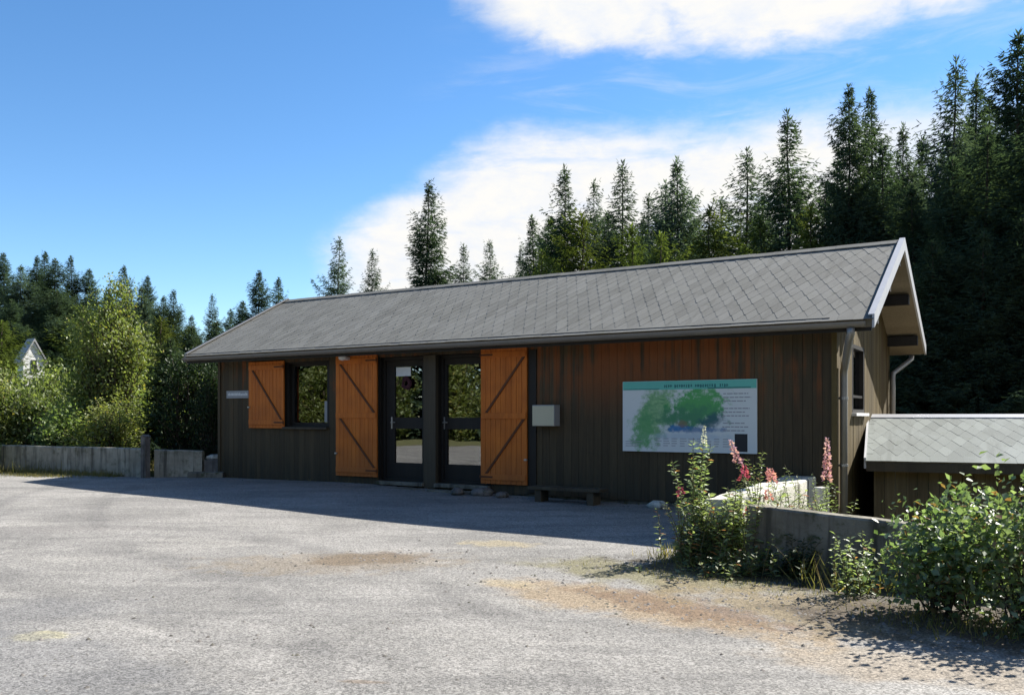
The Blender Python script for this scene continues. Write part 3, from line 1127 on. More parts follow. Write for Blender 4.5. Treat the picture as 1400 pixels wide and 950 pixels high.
lamp = empty('wall_lamp', on_cabin(3.72, -0.09, 2.30), CAB_ROT, 'small white wall lamp under the eave above the left door shutter', 'lamp')
mb = MB()
mb.box(-0.06, 0.06, -0.05, 0.02, 0.10, 0.16)
mb.build('mount', M['white'], lamp, bevel=0.006)
mb = MB()
mb.ball((0, -0.12, 0.14), 0.075, 14, 9, (1.3, 1, 0.75))
mb.build('shade', M['white'], lamp, smooth=True)

# notice and wreath in the left glass door
mb = MB()
mb.box(-0.18, 0.17, -0.002, 0.0, 0, 0.17)
o = mb.build('paper_notice', M['white'])
o.location = on_cabin(4.92, 0.1485, 2.07)
o.rotation_euler = (0, 0, CAB_ROT)
tag(o, 'white paper notice at the top of the left glass door', 'notice')
mb = MB()
rw = random.Random(8)
for i in range(60):
    a = rw.uniform(0, 2 * math.pi)
    rr_ = 0.085 + rw.uniform(-0.03, 0.03)
    c = (rr_ * math.cos(a), rw.uniform(-0.03, -0.005), rr_ * math.sin(a))
    mb.ball(c, rw.uniform(0.018, 0.032), 6, 4, (1, 0.7, 1), 0.2, rw)
o = mb.build('wreath', M['maroon'])
o.location = on_cabin(5.02, 0.120, 1.93)
o.rotation_euler = (0, 0, CAB_ROT)
tag(o, 'dark maroon wreath hung on the left glass door below the white notice', 'wreath')

# bench and stones along the wall foot
def gz_cabin(t, n):
    p = on_cabin(t, n, 0)
    return ground_z(p[0], p[1]) + 0.012


zb = gz_cabin(8.6, -0.4)
bench = empty('timber_bench', on_cabin(8.05, -0.42, zb), CAB_ROT, 'low dark plank bench along the cabin wall left of the information board', 'bench')
mb = MB()
mb.box(0, 1.3, -0.16, 0.16, 0.20, 0.25)
mb.build('seat', M['postwood'], bench, bevel=0.006)
for xx in (0.12, 1.06):
    mb = MB()
    mb.box(xx, xx + 0.12, -0.13, 0.13, -0.02, 0.199)
    mb.build('leg', M['postwood'], bench, bevel=0.006)
for i, (t, n_, r, lab) in enumerate(((7.0, -0.30, 0.14, 'small grey stone at the foot of the right orange door shutter'),
                                     (7.42, -0.34, 0.10, 'smallest grey stone, between the right door shutter and the bench'),
                                     (6.55, -0.42, 0.12, 'low grey stone beside the right door step'),
                                     (10.2, -0.3, 0.12, 'flat pale stone under the information board'))):
    mb = MB()
    mb.ball((0, 0, 0), r, 12, 8, (1.5, 1.0, 0.62), 0.14, random.Random(60 + i))
    o = mb.build('stone', M['conc_pale'] if i == 3 else M['stone'], smooth=True)
    o.location = on_cabin(t, n_, gz_cabin(t, n_) + r * 0.35)
    o.rotation_euler = (0, 0, i * 0.8)
    tag(o, lab, 'stone')

# ------------------------------------------------------------------ lower shed on the right
SX, SY, SROT = 5.27, 13.0, CAB_ROT + R_(8)
zr, ze = 1.315, 0.665
shed = empty('low_shed', (SX, SY, 0), SROT, 'low brown shed with a pale grey shingle roof right of the cabin gable', 'shed')
mb = MB()
mb.prism([(0, ze - 0.012), (2.05, zr - 0.012), (4.1, ze - 0.012), (4.1, ze - 0.10), (2.05, zr - 0.10), (0, ze - 0.10)], 'x', 0.02, 7.5)
sroof = mb.build('roof', M['soffit'], shed)
sl = math.hypot(2.05, zr - ze)
shingle_slope('shingles', M['shingle2'], sroof, (0.0, -0.03, ze - 0.015), (1, 0, 0), (0, 2.05, zr - ze), 7.5, sl, w=0.22, ex=0.24, t=0.004, seed=9)
mb = MB()
mb.prism([(1.93, zr - 0.02), (2.05, zr + 0.035), (2.17, zr - 0.02), (2.17, zr - 0.035), (2.05, zr + 0.02), (1.93, zr - 0.035)], 'x', -0.01, 7.5)
mb.build('ridge_cap', M['verge'], sroof)
mb = MB()
mb.prism([(-0.03, ze + 0.03), (2.05, zr + 0.045), (2.05, zr - 0.13), (-0.03, ze - 0.13)], 'x', -0.012, 0.018)
mb.build('verge_trim', M['verge'], sroof)
mb = MB()
mb.box(0.02, 7.5, -0.03, 0.0, ze - 0.17, ze - 0.045)
mb.build('fascia', M['postwood'], sroof)
mb = MB()
x = 0.12
while x < 7.4:
    d = rnd.uniform(-0.006, 0.006)
    mb.box(x, x + 0.144, 0.28 + d, 0.32, -1.7, ze + 0.0)
    x += 0.15
mb.build('front_wall', M['shedwood'], shed)
mb = MB()
mb.prism([(0.325, -1.7), (3.8, -1.7), (3.8, ze), (2.05, zr - 0.12), (0.325, ze + 0.0)], 'x', 0.14, 0.2)
mb.build('side_wall', M['shedwood'], shed)

# ------------------------------------------------------------------ concrete walls
def slab_wall(name, p0, p1, zt0, zt1, zb, thick, mat, label, cat, n=14, jit=0.008, seed=0, slope_back=0.0):
    """low cast wall as a slightly uneven slab; p0 is its left end, thickness goes to the back"""
    rr = random.Random(seed)
    a, b = Vector((p0[0], p0[1], 0)), Vector((p1[0], p1[1], 0))
    d = (b - a)
    ln = d.length
    ang = math.atan2(d.y, d.x)
    vs, fs = [], []
    for i in range(n + 1):
        t = i / n
        zt = zt0 + (zt1 - zt0) * t + rr.uniform(-jit, jit) * (0.5 if i in (0, n) else 1)
        x = ln * t
        q = rr.uniform(-jit, jit) * 0.5
        vs += [(x, q, zb), (x, q, zt - 0.02), (x, q + 0.02, zt), (x, thick - 0.02, zt + slope_back), (x, thick, zt - 0.02 + slope_back), (x, thick, zb)]
    for i in range(n):
        for k_ in range(5):
            s = i * 6 + k_
            fs.append((s, s + 6, s + 7, s + 1))
    fs.append((0, 1, 2, 3, 4, 5))
    e = n * 6
    fs.append((e + 5, e + 4, e + 3, e + 2, e + 1, e))
    mb = MB()
    mb.add(vs, fs)
    o = mb.build(name, mat)
    o.location = (p0[0], p0[1], 0)
    o.rotation_euler = (0, 0, ang)
    return tag(o, label, cat)


slab_wall('concrete_wall', (2.39, 8.88), (7.2, 5.94), 0.40, 0.06, -2.0, 0.22, M['conc'],
          'stained grey concrete retaining wall running behind the leafy bush on the right', 'wall', seed=1)
slab_wall('parapet_wall', (2.42, 9.12), (4.30, 12.32), 0.42, 0.46, -2.0, 0.42, M['conc_pale'],
          'short pale concrete wall with sunlit top between the flowers and the cabin corner', 'wall', seed=2)
mb = MB()
mb.box(-0.09, 0.09, -0.06, 0.06, -1.6, 0.38)
o = mb.build('marker_post', M['conc_pale'], bevel=0.01)
o.location = (4.07, 11.45, 0)
o.rotation_euler = (0, 0, 0.6)
tag(o, 'short white post at the end of the pale parapet wall by the downpipe', 'post')

slab_wall('concrete_wall', (-19.5, 24.0), (-7.98, 18.72), 0.66, 0.62, -0.3, 0.24, M['conc_mid'],
          'long low concrete wall at left below the yellow green shrubs', 'wall', n=30, seed=3)
slab_wall('concrete_wall', (-7.72, 18.78), (-6.75, 18.95), 0.60, 0.56, -0.3, 0.30, M['conc_mid'],
          'short concrete wall block between the grey post and the cabin corner', 'wall', n=6, seed=4)
mb = MB()
mb.box(-0.07, 0.07, -0.07, 0.07, -0.3, 0.88)
mb.prism([(-0.085, 0.88), (0.085, 0.88), (0.0, 0.93)], 'y', -0.085, 0.085)
o = mb.build('gate_post', M['stone'], bevel=0.01)
o.location = (-7.84, 18.62, 0)
o.rotation_euler = (0, 0, -0.4)
tag(o, 'grey square post between the two low concrete walls at left', 'post')
mb = MB()
mb.box(0, 0.75, 0, 0.25, -0.1, 0.12)
o = mb.build('kerb_stone', M['conc'], bevel=0.02)
o.location = (-6.95, 18.62, 0)
o.rotation_euler = (0, 0, 0.05)
tag(o, 'low concrete kerb stone at the foot of the cabin left corner', 'kerb stone')
mb = MB()
mb.ball((0, 0, 0), 0.12, 12, 8, (1.6, 1, 0.5), 0.12, random.Random(5))
o = mb.build('stone', M['conc_pale'], smooth=True)
o.location = (-6.55, 19.15, 0.42)
tag(o, 'pale stone in the dark shrub by the cabin left corner', 'stone')
mb = MB()
mb.box(-0.2, 0.2, -0.14, 0.14, -0.3, 0.38)
o = mb.build('stone_block', M['stone'], bevel=0.03)
o.location = (-6.55, 19.15, 0)
tag(o, 'dark stone block under the pale stone by the cabin left corner', 'stone')

# white house on the far slope
hz = ground_z(-21.4, 38.5)
house = empty('white_house', (-21.2, 38.6, hz), R_(52), 'small white house gable showing between trees at far left', 'house')
mb = MB()
mb.prism([(-0.8, -0.5), (0.8, -0.5), (0.8, 2.75), (0, 3.5), (-0.8, 2.75)], 'y', 0, 1.1)
wall = mb.build('wall', M['white'], house)
mb = MB()
mb.prism([(-1.0, 2.6), (0, 3.51), (1.0, 2.6), (1.0, 2.7), (0, 3.63), (-1.0, 2.7)], 'y', -0.15, 1.25)
mb.build('roof', M['grey'], house)
mb = MB()
mb.box(-0.2, 0.2, -0.04, -0.003, 2.2, 2.75)
wn = mb.build('window', M['black'], house)
house.scale = (0.56, 0.56, 1.09)

# ------------------------------------------------------------------ vegetation builders
def quads(P, D, Wd, ln, wd, fold=0.0, Nn=None, mid=0.45):
    """diamond leaves: base P, direction D, width direction Wd; optional fold gives two faces"""
    n = len(P)
    ln = np.asarray(ln).reshape(-1, 1)
    wd = np.asarray(wd).reshape(-1, 1)
    base = P
    tip = P + D * ln
    c = P + D * ln * mid
    up = 0 if Nn is None else Nn * ln * fold
    a = c + Wd * wd * 0.5 + up
    b = c - Wd * wd * 0.5 + up
    V = np.stack([base, a, tip, b], axis=1).reshape(-1, 3)
    idx = np.arange(n) * 4
    if Nn is None:
        loops = np.stack([idx, idx + 1, idx + 2, idx + 3], axis=1).ravel()
        starts = np.arange(n) * 4
    else:
        loops = np.stack([idx, idx + 1, idx + 2, idx, idx + 2, idx + 3], axis=1).ravel()
        starts = np.arange(2 * n) * 3
    return V, loops, starts


def norm(a):
    return a / np.maximum(np.linalg.norm(a, axis=1, keepdims=True), 1e-9)


def conifer(seed, h, rad, mat, spacing=0.27, per=7, droop=0.25, bare=0.04, dens=1.0, power=0.95, gap=0.08, twig=0.36, wid=0.038):
    """returns (trunk mesh, crown mesh) for a spruce or fir"""
    rg = np.random.default_rng(seed)
    P, D, W, LN, WD = [], [], [], [], []
    z = h * bare
    lopside = rg.uniform(0, 2 * np.pi)
    while z < h - 0.12:
        q = z / h
        L0 = rad * (1 - q) ** power * (0.55 + 0.45 * min(1, q / 0.12)) + 0.05
        L0 *= 0.88 + 0.24 * math.sin(z * 2.1 + seed) * 0.6
        k = max(3, int(round(per * (0.55 + 0.45 * (1 - q)))))
        a0 = rg.uniform(0, 2 * np.pi)
        for i in range(k):
            if rg.random() < gap: continue
            az = a0 + 2 * np.pi * i / k + rg.normal(0, 0.22)
            L = L0 * rg.uniform(0.55, 1.22) * (1 + 0.14 * math.cos(az - lopside)) * (1 + 0.26 * math.sin(z * 1.7 + 2.3 * math.cos(az + seed)))
            pitch = (0.75 * q ** 1.5 - droop * (1 - q)) + rg.normal(0, 0.10)
            out = np.array([math.cos(az), math.sin(az), 0.0])
            side = np.array([-math.sin(az), math.cos(az), 0.0])
            st = max(3, int(L / 0.085 * dens))
            s = (np.arange(st) + rg.uniform(0, 1, st)) / st
            s = np.clip(s, 0.03, 1.0)
            zz = z + rg.uniform(-0.1, 0.1)
            rise = math.tan(pitch) * L * s + 0.16 * L * s ** 2.4 - 0.10 * L * np.sin(np.pi * s)
            pos = out[None] * (s * L)[:, None] + np.array([0, 0, zz])[None]
            pos[:, 2] += rise
            # twigs on both sides of the branch
            for sg in (-1, 1):
                ang = rg.uniform(0.55, 1.15, st)
                d = out[None] * np.cos(ang)[:, None] + sg * side[None] * np.sin(ang)[:, None]
                d[:, 2] += rg.normal(-0.22, 0.20, st)
                d = norm(d)
                tl = twig * (0.45 + 0.75 * (1 - s) ** 0.7) * min(1.0, 0.30 + L / 1.7) * rg.uniform(0.6, 1.3, st)
                roll = rg.normal(0, 0.5, st)
                w0 = np.cross(d, np.array([0, 0, 1.0])[None])
                w0 = norm(w0)
                u0 = np.cross(w0, d)
                w_ = norm(w0 * np.cos(roll)[:, None] + u0 * np.sin(roll)[:, None])
                P.append(pos); D.append(d); W.append(w_); LN.append(tl); WD.append(np.full(st, wid) * rg.uniform(0.7, 1.3, st))
                # second-order sprigs
                for fq in (0.15, 0.32, 0.5, 0.68, 0.88):
                    d2 = norm(d + sg * side[None] * rg.normal(0, 0.5, st)[:, None] + out[None] * rg.normal(0.1, 0.45, st)[:, None] + np.array([0, 0, -0.28])[None])
                    w2 = norm(np.cross(d2, rg.normal(0, 1, (st, 3))))
                    P.append(pos + d * (tl * fq)[:, None]); D.append(d2); W.append(w2); LN.append(tl * 0.62); WD.append(np.full(st, wid * 0.8))
            # leading shoot
            nd = norm(np.array([[out[0], out[1], math.tan(pitch) + 0.25]]))
            P.append(pos[-1:]); D.append(nd); W.append(norm(np.cross(nd, np.array([[0, 0, 1.0]])))); LN.append(np.array([0.22])); WD.append(np.array([wid]))
        z += spacing * (0.75 + 0.5 * rg.random()) * (1.0 - 0.45 * q)
    # leader
    for i in range(26):
        zz = h - 0.75 * rg.random() ** 1.3
        az = rg.uniform(0, 6.28)
        d = norm(np.array([[math.cos(az) * 0.55, math.sin(az) * 0.55, 0.9]]))
        P.append(np.array([[0, 0, zz]])); D.append(d); W.append(norm(np.cross(d, rg.normal(0, 1, (1, 3))))); LN.append(np.array([0.20])); WD.append(np.array([0.05]))
    P, D, W = (np.concatenate(q) for q in (P, D, W))
    LN, WD = np.concatenate(LN), np.concatenate(WD)
    V, lo, stt = quads(P, D, W, LN, WD)
    crown = np_mesh('crown', V, lo, stt, [mat])
    mb = MB()
    rr = random.Random(seed)
    pts = [(rr.uniform(-.03, .03) * (i > 0), rr.uniform(-.03, .03) * (i > 0), -0.4 + (h + 0.4) * i / 9) for i in range(10)]
    r0 = 0.009 * h + 0.01
    mb.tube(pts, [r0 * (1 - i / 9) + 0.012 for i in range(10)], 8)
    t = mb.build('trunk', M['bark'], smooth=True)
    tm = t.data
    bpy.data.objects.remove(t)
    return tm, crown, h


def broadleaf(seed, clumps, n_tips, leaf, per_tip, mat, stems=None, twig_r=0.012, spread=0.32, base_pts=((0, 0, 0),), up=0.15, trunk_r=0.06, aspect=0.55):
    """leafy shrub or tree: sprays of leaves at twig ends spread through ellipsoid clumps. returns (stem mesh, leaf mesh)"""
    rg = np.random.default_rng(seed)
    wts = np.array([c[1][0] * c[1][1] * c[1][2] for c in clumps]) ** 0.75
    wts /= wts.sum()
    tips = []
    for _ in range(n_tips):
        c = clumps[rg.choice(len(clumps), p=wts)]
        v = rg.normal(0, 1, 3)
        v /= np.linalg.norm(v)
        r = rg.uniform(0.25, 1.0) ** 0.55 * rg.uniform(0.85, 1.12)
        tips.append(np.array(c[0]) + v * r * np.array(c[1]))
    P, D, W, Nn, LN = [], [], [], [], []
    mb = MB()
    for ti, t in enumerate(tips):
        if t[2] < 0.04: t[2] = 0.04 + rg.uniform(0, 0.1)
        b = np.array(base_pts[rg.integers(len(base_pts))], dtype=float)
        # twig from the stem up to the tip
        mid = b * 0.35 + t * 0.65
        mid[2] = b[2] + (t[2] - b[2]) * 0.78 + up * 0.3
        p0 = b * 0.7 + t * 0.3
        p0[2] = b[2] + (t[2] - b[2]) * 0.45
        if ti % 3 == 0:
            mb.tube([tuple(b + rg.normal(0, 0.02, 3) * [1, 1, 0]), tuple(p0), tuple(mid), tuple(t)], [trunk_r, trunk_r * 0.6, twig_r, twig_r * 0.4], 5, cap=False)
        ax = norm((t - mid)[None] + rg.normal(0, 0.12, (1, 3)))[0]
        k = per_tip
        s = rg.uniform(-0.15, 1.0, k)
        pos = t[None] - ax[None] * (1 - s)[:, None] * spread + rg.normal(0, spread * 0.28, (k, 3))
        d = norm(ax[None] * 0.6 + rg.normal(0, 0.75, (k, 3)) + np.array([0, 0, up])[None] - np.array([0, 0, 0.25])[None])
        nn = norm(np.array([0, 0, 1.0])[None] + rg.normal(0, 0.6, (k, 3)))
        w = norm(np.cross(d, nn))
        P.append(pos); D.append(d); W.append(w); Nn.append(norm(np.cross(w, d))); LN.append(leaf * rg.uniform(0.55, 1.25, k))
    P, D, W, Nn, LN = (np.concatenate(q) for q in (P, D, W, Nn, LN))
    keep = P[:, 2] > 0.01
    P, D, W, Nn, LN = P[keep], D[keep], W[keep], Nn[keep], LN[keep]
    V, lo, stt = quads(P, D, W, LN, LN * aspect, 0.10, Nn)
    lm = np_mesh('foliage', V, lo, stt, [mat])
    o = mb.build('stems', M['bark'], smooth=True)
    sm = o.data
    bpy.data.objects.remove(o)
    return sm, lm


def place_tree(name, protos, loc, rz, sc, label, cat, group=None, parts=('trunk', 'crown')):
    root = empty(name, loc, rz, label, cat, group)
    root.scale = sc
    mesh_obj(parts[0], protos[0], root)
    mesh_obj(parts[1], protos[1], root)
    return root


SP = [conifer(11, 12.0, 3.9, M['spruce'], droop=0.34, spacing=0.20, per=11, power=0.95, gap=0.10),
      conifer(12, 12.0, 3.4, M['spruce'], droop=0.24, spacing=0.25, per=10, gap=0.16, power=0.98),
      conifer(13, 12.0, 2.8, M['spruce'], droop=0.42, spacing=0.21, per=10, power=0.86, gap=0.12)]
BL = [conifer(21, 11.0, 3.7, M['bluespruce'], droop=0.16, spacing=0.21, per=11, gap=0.12, power=0.98),
      conifer(22, 11.0, 2.9, M['bluespruce'], droop=0.2, spacing=0.26, per=8, gap=0.2, dens=1.0, power=0.8)]
SP.append(conifer(14, 12.0, 3.8, M['spruce'], droop=0.45, spacing=0.23, per=10, gap=0.16, power=1.02))
BL.append(conifer(23, 11.0, 3.6, M['bluespruce'], droop=0.30, spacing=0.27, per=8, gap=0.18, power=0.92))
LA = [conifer(31, 8.0, 2.6, M['larch'], droop=0.05, spacing=0.24, per=8, power=0.7, twig=0.26)]
KIND = {'s0': SP[0], 's1': SP[1], 's2': SP[2], 's3': SP[3], 'b2': BL[2], 'b0': BL[0], 'b1': BL[1], 'l0': LA[0]}
rt = random.Random(77)
# x, y, height above the eye line, kind, width factor, label
TREES = [
    (-8.58, 42, 9.95, 'b1', 0.85, 'fir_tree', 'slender blue green fir above the left end of the cabin roof, leftmost of that row', 'forest conifers behind the cabin'),
    (-7.46, 46, 10.11, 'b1', 0.8, 'fir_tree', 'thin see-through fir just left of the tall lone spruce above the roof', 'forest conifers behind the cabin'),
    (-3.81, 36, 10.98, 's2', 0.95, 'spruce_tree', 'tall dense lone spruce standing against white cloud above the left part of the roof', 'forest conifers behind the cabin'),
    (-2.40, 42, 9.59, 'b1', 0.85, 'fir_tree', 'small pointed fir just right of the tall lone spruce', 'forest conifers behind the cabin'),
    (-1.04, 44, 10.17, 'b1', 0.85, 'fir_tree', 'small pale fir in the middle of the gap between lone spruce and forest edge', 'forest conifers behind the cabin'),
    (0.31, 46, 10.27, 'b1', 0.6, 'fir_tree', 'thinnest fir top right at the left edge of the forest above the roof', 'forest conifers behind the cabin'),
    (1.06, 36, 9.59, 's1', 0.95, 'spruce_tree', 'dark lower spruce forming the left edge of the forest above the roof', 'forest conifers behind the cabin'),
    (2.00, 34, 11.07, 's3', 1.05, 'spruce_tree', 'broad dark spruce with a long thin top at the left of the forest block', 'forest conifers behind the cabin'),
    (3.95, 42, 12.59, 'b1', 0.75, 'fir_tree', 'faint bluish fir top between the two tall spruces at left of the forest', 'forest conifers behind the cabin'),
    (4.35, 35, 11.45, 'b2', 0.95, 'fir_tree', 'blue green fir with a ragged top behind the middle of the roof', 'forest conifers behind the cabin'),
    (6.41, 41, 11.71, 'b1', 0.9, 'fir_tree', 'pale distant fir in the notch right of the ragged topped fir', 'forest conifers behind the cabin'),
    (6.55, 38, 11.65, 'b1', 0.8, 'fir_tree', 'narrow fir leaning on the left flank of the tall fir above the info board', 'forest conifers behind the cabin'),
    (6.46, 34, 11.53, 'b0', 1.05, 'fir_tree', 'tall blue green fir above the roof straight over the information board', 'forest conifers behind the cabin'),
    (9.10, 38, 10.82, 'b1', 0.95, 'fir_tree', 'lower bluish fir in the dip right of the fir over the information board', 'forest conifers behind the cabin'),
    (8.85, 33, 11.42, 'b2', 1.0, 'fir_tree', 'evenly tapered blue green fir left of the dark single spruce', 'forest conifers behind the cabin'),
    (9.68, 30, 11.76, 's3', 0.95, 'spruce_tree', 'dark single spruce with ragged side branches left of the twin spruces', 'forest conifers behind the cabin'),
    (10.68, 27.5, 11.75, 's0', 0.8, 'spruce_tree', 'left one of the twin dark spruces above the roof peak', 'forest conifers behind the cabin'),
    (12.11, 29, 12.27, 's1', 0.85, 'spruce_tree', 'right one of the twin dark spruces above the roof peak', 'forest conifers behind the cabin'),
    (13.75, 31, 11.72, 'b0', 0.8, 'fir_tree', 'fir against sky just right of the twin spruces', 'forest conifers behind the cabin'),
    (15.80, 34, 10.96, 'b1', 0.9, 'fir_tree', 'low pale fir in the sky gap above the roof peak', 'forest conifers behind the cabin'),
    (13.48, 27, 12.35, 'b2', 0.85, 'fir_tree', 'tall blue green fir right of the sky gap above the gable', 'forest conifers behind the cabin'),
    (14.89, 28, 12.31, 's3', 0.9, 'spruce_tree', 'dark blunt topped spruce left of the tallest spruce at right', 'forest conifers behind the cabin'),
    (14.29, 25, 12.35, 's0', 1.0, 'spruce_tree', 'tallest dark spruce reaching highest at the right edge of the picture', 'forest conifers behind the cabin'),
    (16.17, 26, 13.10, 's1', 1.0, 'spruce_tree', 'dark spruce cut off by the right picture edge', 'forest conifers behind the cabin'),
    (2.61, 31, 8.54, 'l0', 1.1, 'larch_tree', 'bright yellow green larch behind the middle of the roof, leftmost of the larches', 'forest conifers behind the cabin'),
    (4.38, 31, 8.02, 'l0', 1.0, 'larch_tree', 'yellow green larch below the ragged topped fir', 'forest conifers behind the cabin'),
    (0.91, 31, 7.16, 'l0', 0.8, 'larch_tree', 'low green larch at the foot of the left forest edge', 'forest conifers behind the cabin'),
    (5.24, 30, 7.55, 'l0', 0.9, 'larch_tree', 'low yellow green larch at the foot of the fir over the information board', 'forest conifers behind the cabin'),
    (7.05, 32, 8.99, 'l0', 1.0, 'larch_tree', 'green larch filling the dip right of the fir over the information board', 'forest conifers behind the cabin'),
    (8.77, 30, 8.11, 'l0', 0.9, 'larch_tree', 'green larch between the tapered fir and the dark single spruce', 'forest conifers behind the cabin'),
    (9.69, 28, 8.01, 'l0', 0.9, 'larch_tree', 'green larch between the dark single spruce and the twin spruces', 'forest conifers behind the cabin'),
    (11.46, 27, 9.92, 's2', 1.0, 'spruce_tree', 'dark green spruce low in front of the twin spruces', 'forest conifers behind the cabin'),
    (10.73, 23, 7.39, 's0', 1.15, 'spruce_tree', 'black green spruce directly behind the gable peak', 'forest conifers behind the cabin'),
    (11.09, 22, 7.86, 's0', 1.2, 'spruce_tree', 'wide shaded spruce right of the gable above the low shed', 'forest conifers behind the cabin'),
    (11.74, 21.5, 8.35, 's2', 1.3, 'spruce_tree', 'wide shaded spruce above the middle of the low shed', 'forest conifers behind the cabin'),
    (12.35, 21, 8.45, 's0', 1.2, 'spruce_tree', 'shaded spruce above the low shed at the picture edge', 'forest conifers behind the cabin'),
    (9.91, 20.5, 5.43, 's0', 1.45, 'spruce_tree', 'low black spruce between the gable overhang and the low shed', 'forest conifers behind the cabin'),
    (10.67, 20, 5.50, 's0', 1.5, 'spruce_tree', 'low black spruce close behind the low shed ridge', 'forest conifers behind the cabin'),
    (11.47, 19.5, 5.72, 's0', 1.5, 'spruce_tree', 'low black spruce behind the right end of the low shed', 'forest conifers behind the cabin'),
    (17.72, 37, 13.12, 's1', 1.2, 'spruce_tree', 'dim spruce deep in the forest right of the sky gap', 'forest conifers behind the cabin'),
    (19.73, 38, 14.23, 's0', 1.2, 'spruce_tree', 'dim spruce deep in the forest behind the tall blue green fir', 'forest conifers behind the cabin'),
    (21.14, 38, 15.03, 's0', 1.2, 'spruce_tree', 'dim spruce deep in the forest behind the tallest spruce', 'forest conifers behind the cabin'),
    (22.14, 37, 15.29, 's0', 1.2, 'spruce_tree', 'dim spruce deep in the forest at the right picture edge', 'forest conifers behind the cabin'),
    (13.61, 36, 11.89, 's0', 1.2, 'spruce_tree', 'dim spruce behind the left twin spruce', 'forest conifers behind the cabin'),
    (2.12, 42, 10.83, 's0', 1.3, 'spruce_tree', 'dim spruce behind the broad spruce at left of the forest', 'forest conifers behind the cabin'),
    (4.70, 43, 11.42, 's0', 1.3, 'spruce_tree', 'dim spruce behind the bright larch', 'forest conifers behind the cabin'),
    (6.66, 44, 11.10, 's0', 1.3, 'spruce_tree', 'dim spruce behind the larch below the ragged topped fir', 'forest conifers behind the cabin'),
    (9.21, 43, 11.06, 's0', 1.3, 'spruce_tree', 'dim spruce behind the green larch right of the board', 'forest conifers behind the cabin'),
    (12.06, 41, 11.64, 's0', 1.3, 'spruce_tree', 'dim spruce behind the dark single spruce', 'forest conifers behind the cabin'),
    (-36.05, 62, 12.97, 's0', 1.1, 'spruce_tree', 'distant spruce on the left hillside at the picture edge', 'conifers on the left hillside'),
    (-33.88, 60, 11.79, 'b0', 1.1, 'fir_tree', 'distant fir above the white house gable on the left hillside', 'conifers on the left hillside'),
    (-35.28, 64, 13.13, 's1', 1.1, 'spruce_tree', 'distant spruce top just right of the white house gable', 'conifers on the left hillside'),
    (-35.61, 66, 13.83, 's2', 1.1, 'spruce_tree', 'highest distant spruce top at left of the hillside', 'conifers on the left hillside'),
    (-31.56, 60, 12.14, 's0', 1.1, 'spruce_tree', 'distant dark spruce left of the birch top', 'conifers on the left hillside'),
    (-31.21, 62, 12.66, 's2', 1.1, 'spruce_tree', 'distant narrow spruce close to the left side of the birch top', 'conifers on the left hillside'),
    (-30.01, 62, 11.82, 's0', 1.1, 'spruce_tree', 'distant spruce half hidden behind the birch top', 'conifers on the left hillside'),
    (-25.73, 58, 11.34, 's1', 1.1, 'spruce_tree', 'distant spruce just right of the birch top', 'conifers on the left hillside'),
    (-24.00, 56, 9.68, 'b0', 1.2, 'fir_tree', 'distant fir in the dip right of the birch', 'conifers on the left hillside'),
    (-24.22, 58, 10.66, 's0', 1.0, 'spruce_tree', 'distant spruce midway between birch and cabin roof edge', 'conifers on the left hillside'),
    (-21.69, 54, 8.83, 'b0', 1.1, 'fir_tree', 'distant fir left of the paired spruces above the eave end', 'conifers on the left hillside'),
    (-20.19, 52, 8.86, 's2', 1.1, 'spruce_tree', 'distant spruce above the left eave corner', 'conifers on the left hillside'),
    (-17.67, 48, 6.87, 'b0', 1.2, 'fir_tree', 'low distant fir left of the thin fir above the eave', 'conifers on the left hillside'),
    (-17.92, 52, 8.60, 'b1', 0.7, 'fir_tree', 'thin lone fir against blue sky above the left roof slope', 'conifers on the left hillside'),
    (-14.77, 46, 6.94, 'b0', 1.1, 'fir_tree', 'low fir right of the thin lone fir above the left roof slope', 'conifers on the left hillside'),
    (-11.14, 38, 7.65, 's0', 0.95, 'spruce_tree', 'dark spruce above the left roof slope, left of a pair', 'conifers on the left hillside'),
    (-10.39, 39, 7.49, 's1', 0.95, 'spruce_tree', 'dark spruce above the left roof slope, right of a pair', 'conifers on the left hillside'),
    (-12.88, 42, 6.88, 's0', 1.1, 'spruce_tree', 'low dark spruce at the foot of the pair above the left roof slope', 'conifers on the left hillside'),
    (-28.82, 50, 8.02, 's0', 1.4, 'spruce_tree', 'dark nearer spruce at the far left behind the hazel shrubs', 'conifers on the left hillside'),
    (-26.13, 50, 8.53, 's0', 1.3, 'spruce_tree', 'dark nearer spruce between the white house and the birch', 'conifers on the left hillside'),
    (-15.73, 36, 5.99, 's0', 1.3, 'spruce_tree', 'dark nearer spruce behind the right side of the birch', 'conifers on the left hillside'),
    (-12.45, 31, 4.79, 'l0', 1.2, 'larch_tree', 'green larch behind the dark shrub left of the cabin', 'conifers on the left hillside'),
    (-10.31, 28, 4.22, 's0', 1.4, 'spruce_tree', 'dark spruce behind the cabin left eave corner', 'conifers on the left hillside'),
    (-9.32, 23.5, 3.43, 's0', 1.5, 'spruce_tree', 'dark low spruce filling the gap between birch and cabin corner', 'conifers on the left hillside'),
    (-9.75, 29, 4.47, 's0', 1.4, 'spruce_tree', 'dark spruce hidden behind the cabin left end', 'conifers on the left hillside'),
    (-20.34, 44, 7.59, 'b0', 1.3, 'fir_tree', 'grey green fir behind the middle of the birch', 'conifers on the left hillside'),
    (-21.18, 36, 5.23, 'l0', 1.4, 'larch_tree', 'green larch at the left picture edge beside the white house gable', 'conifers on the left hillside'),
    (-16.71, 34, 5.59, 'l0', 1.3, 'larch_tree', 'green larch behind the left side of the birch', 'conifers on the left hillside'),
]
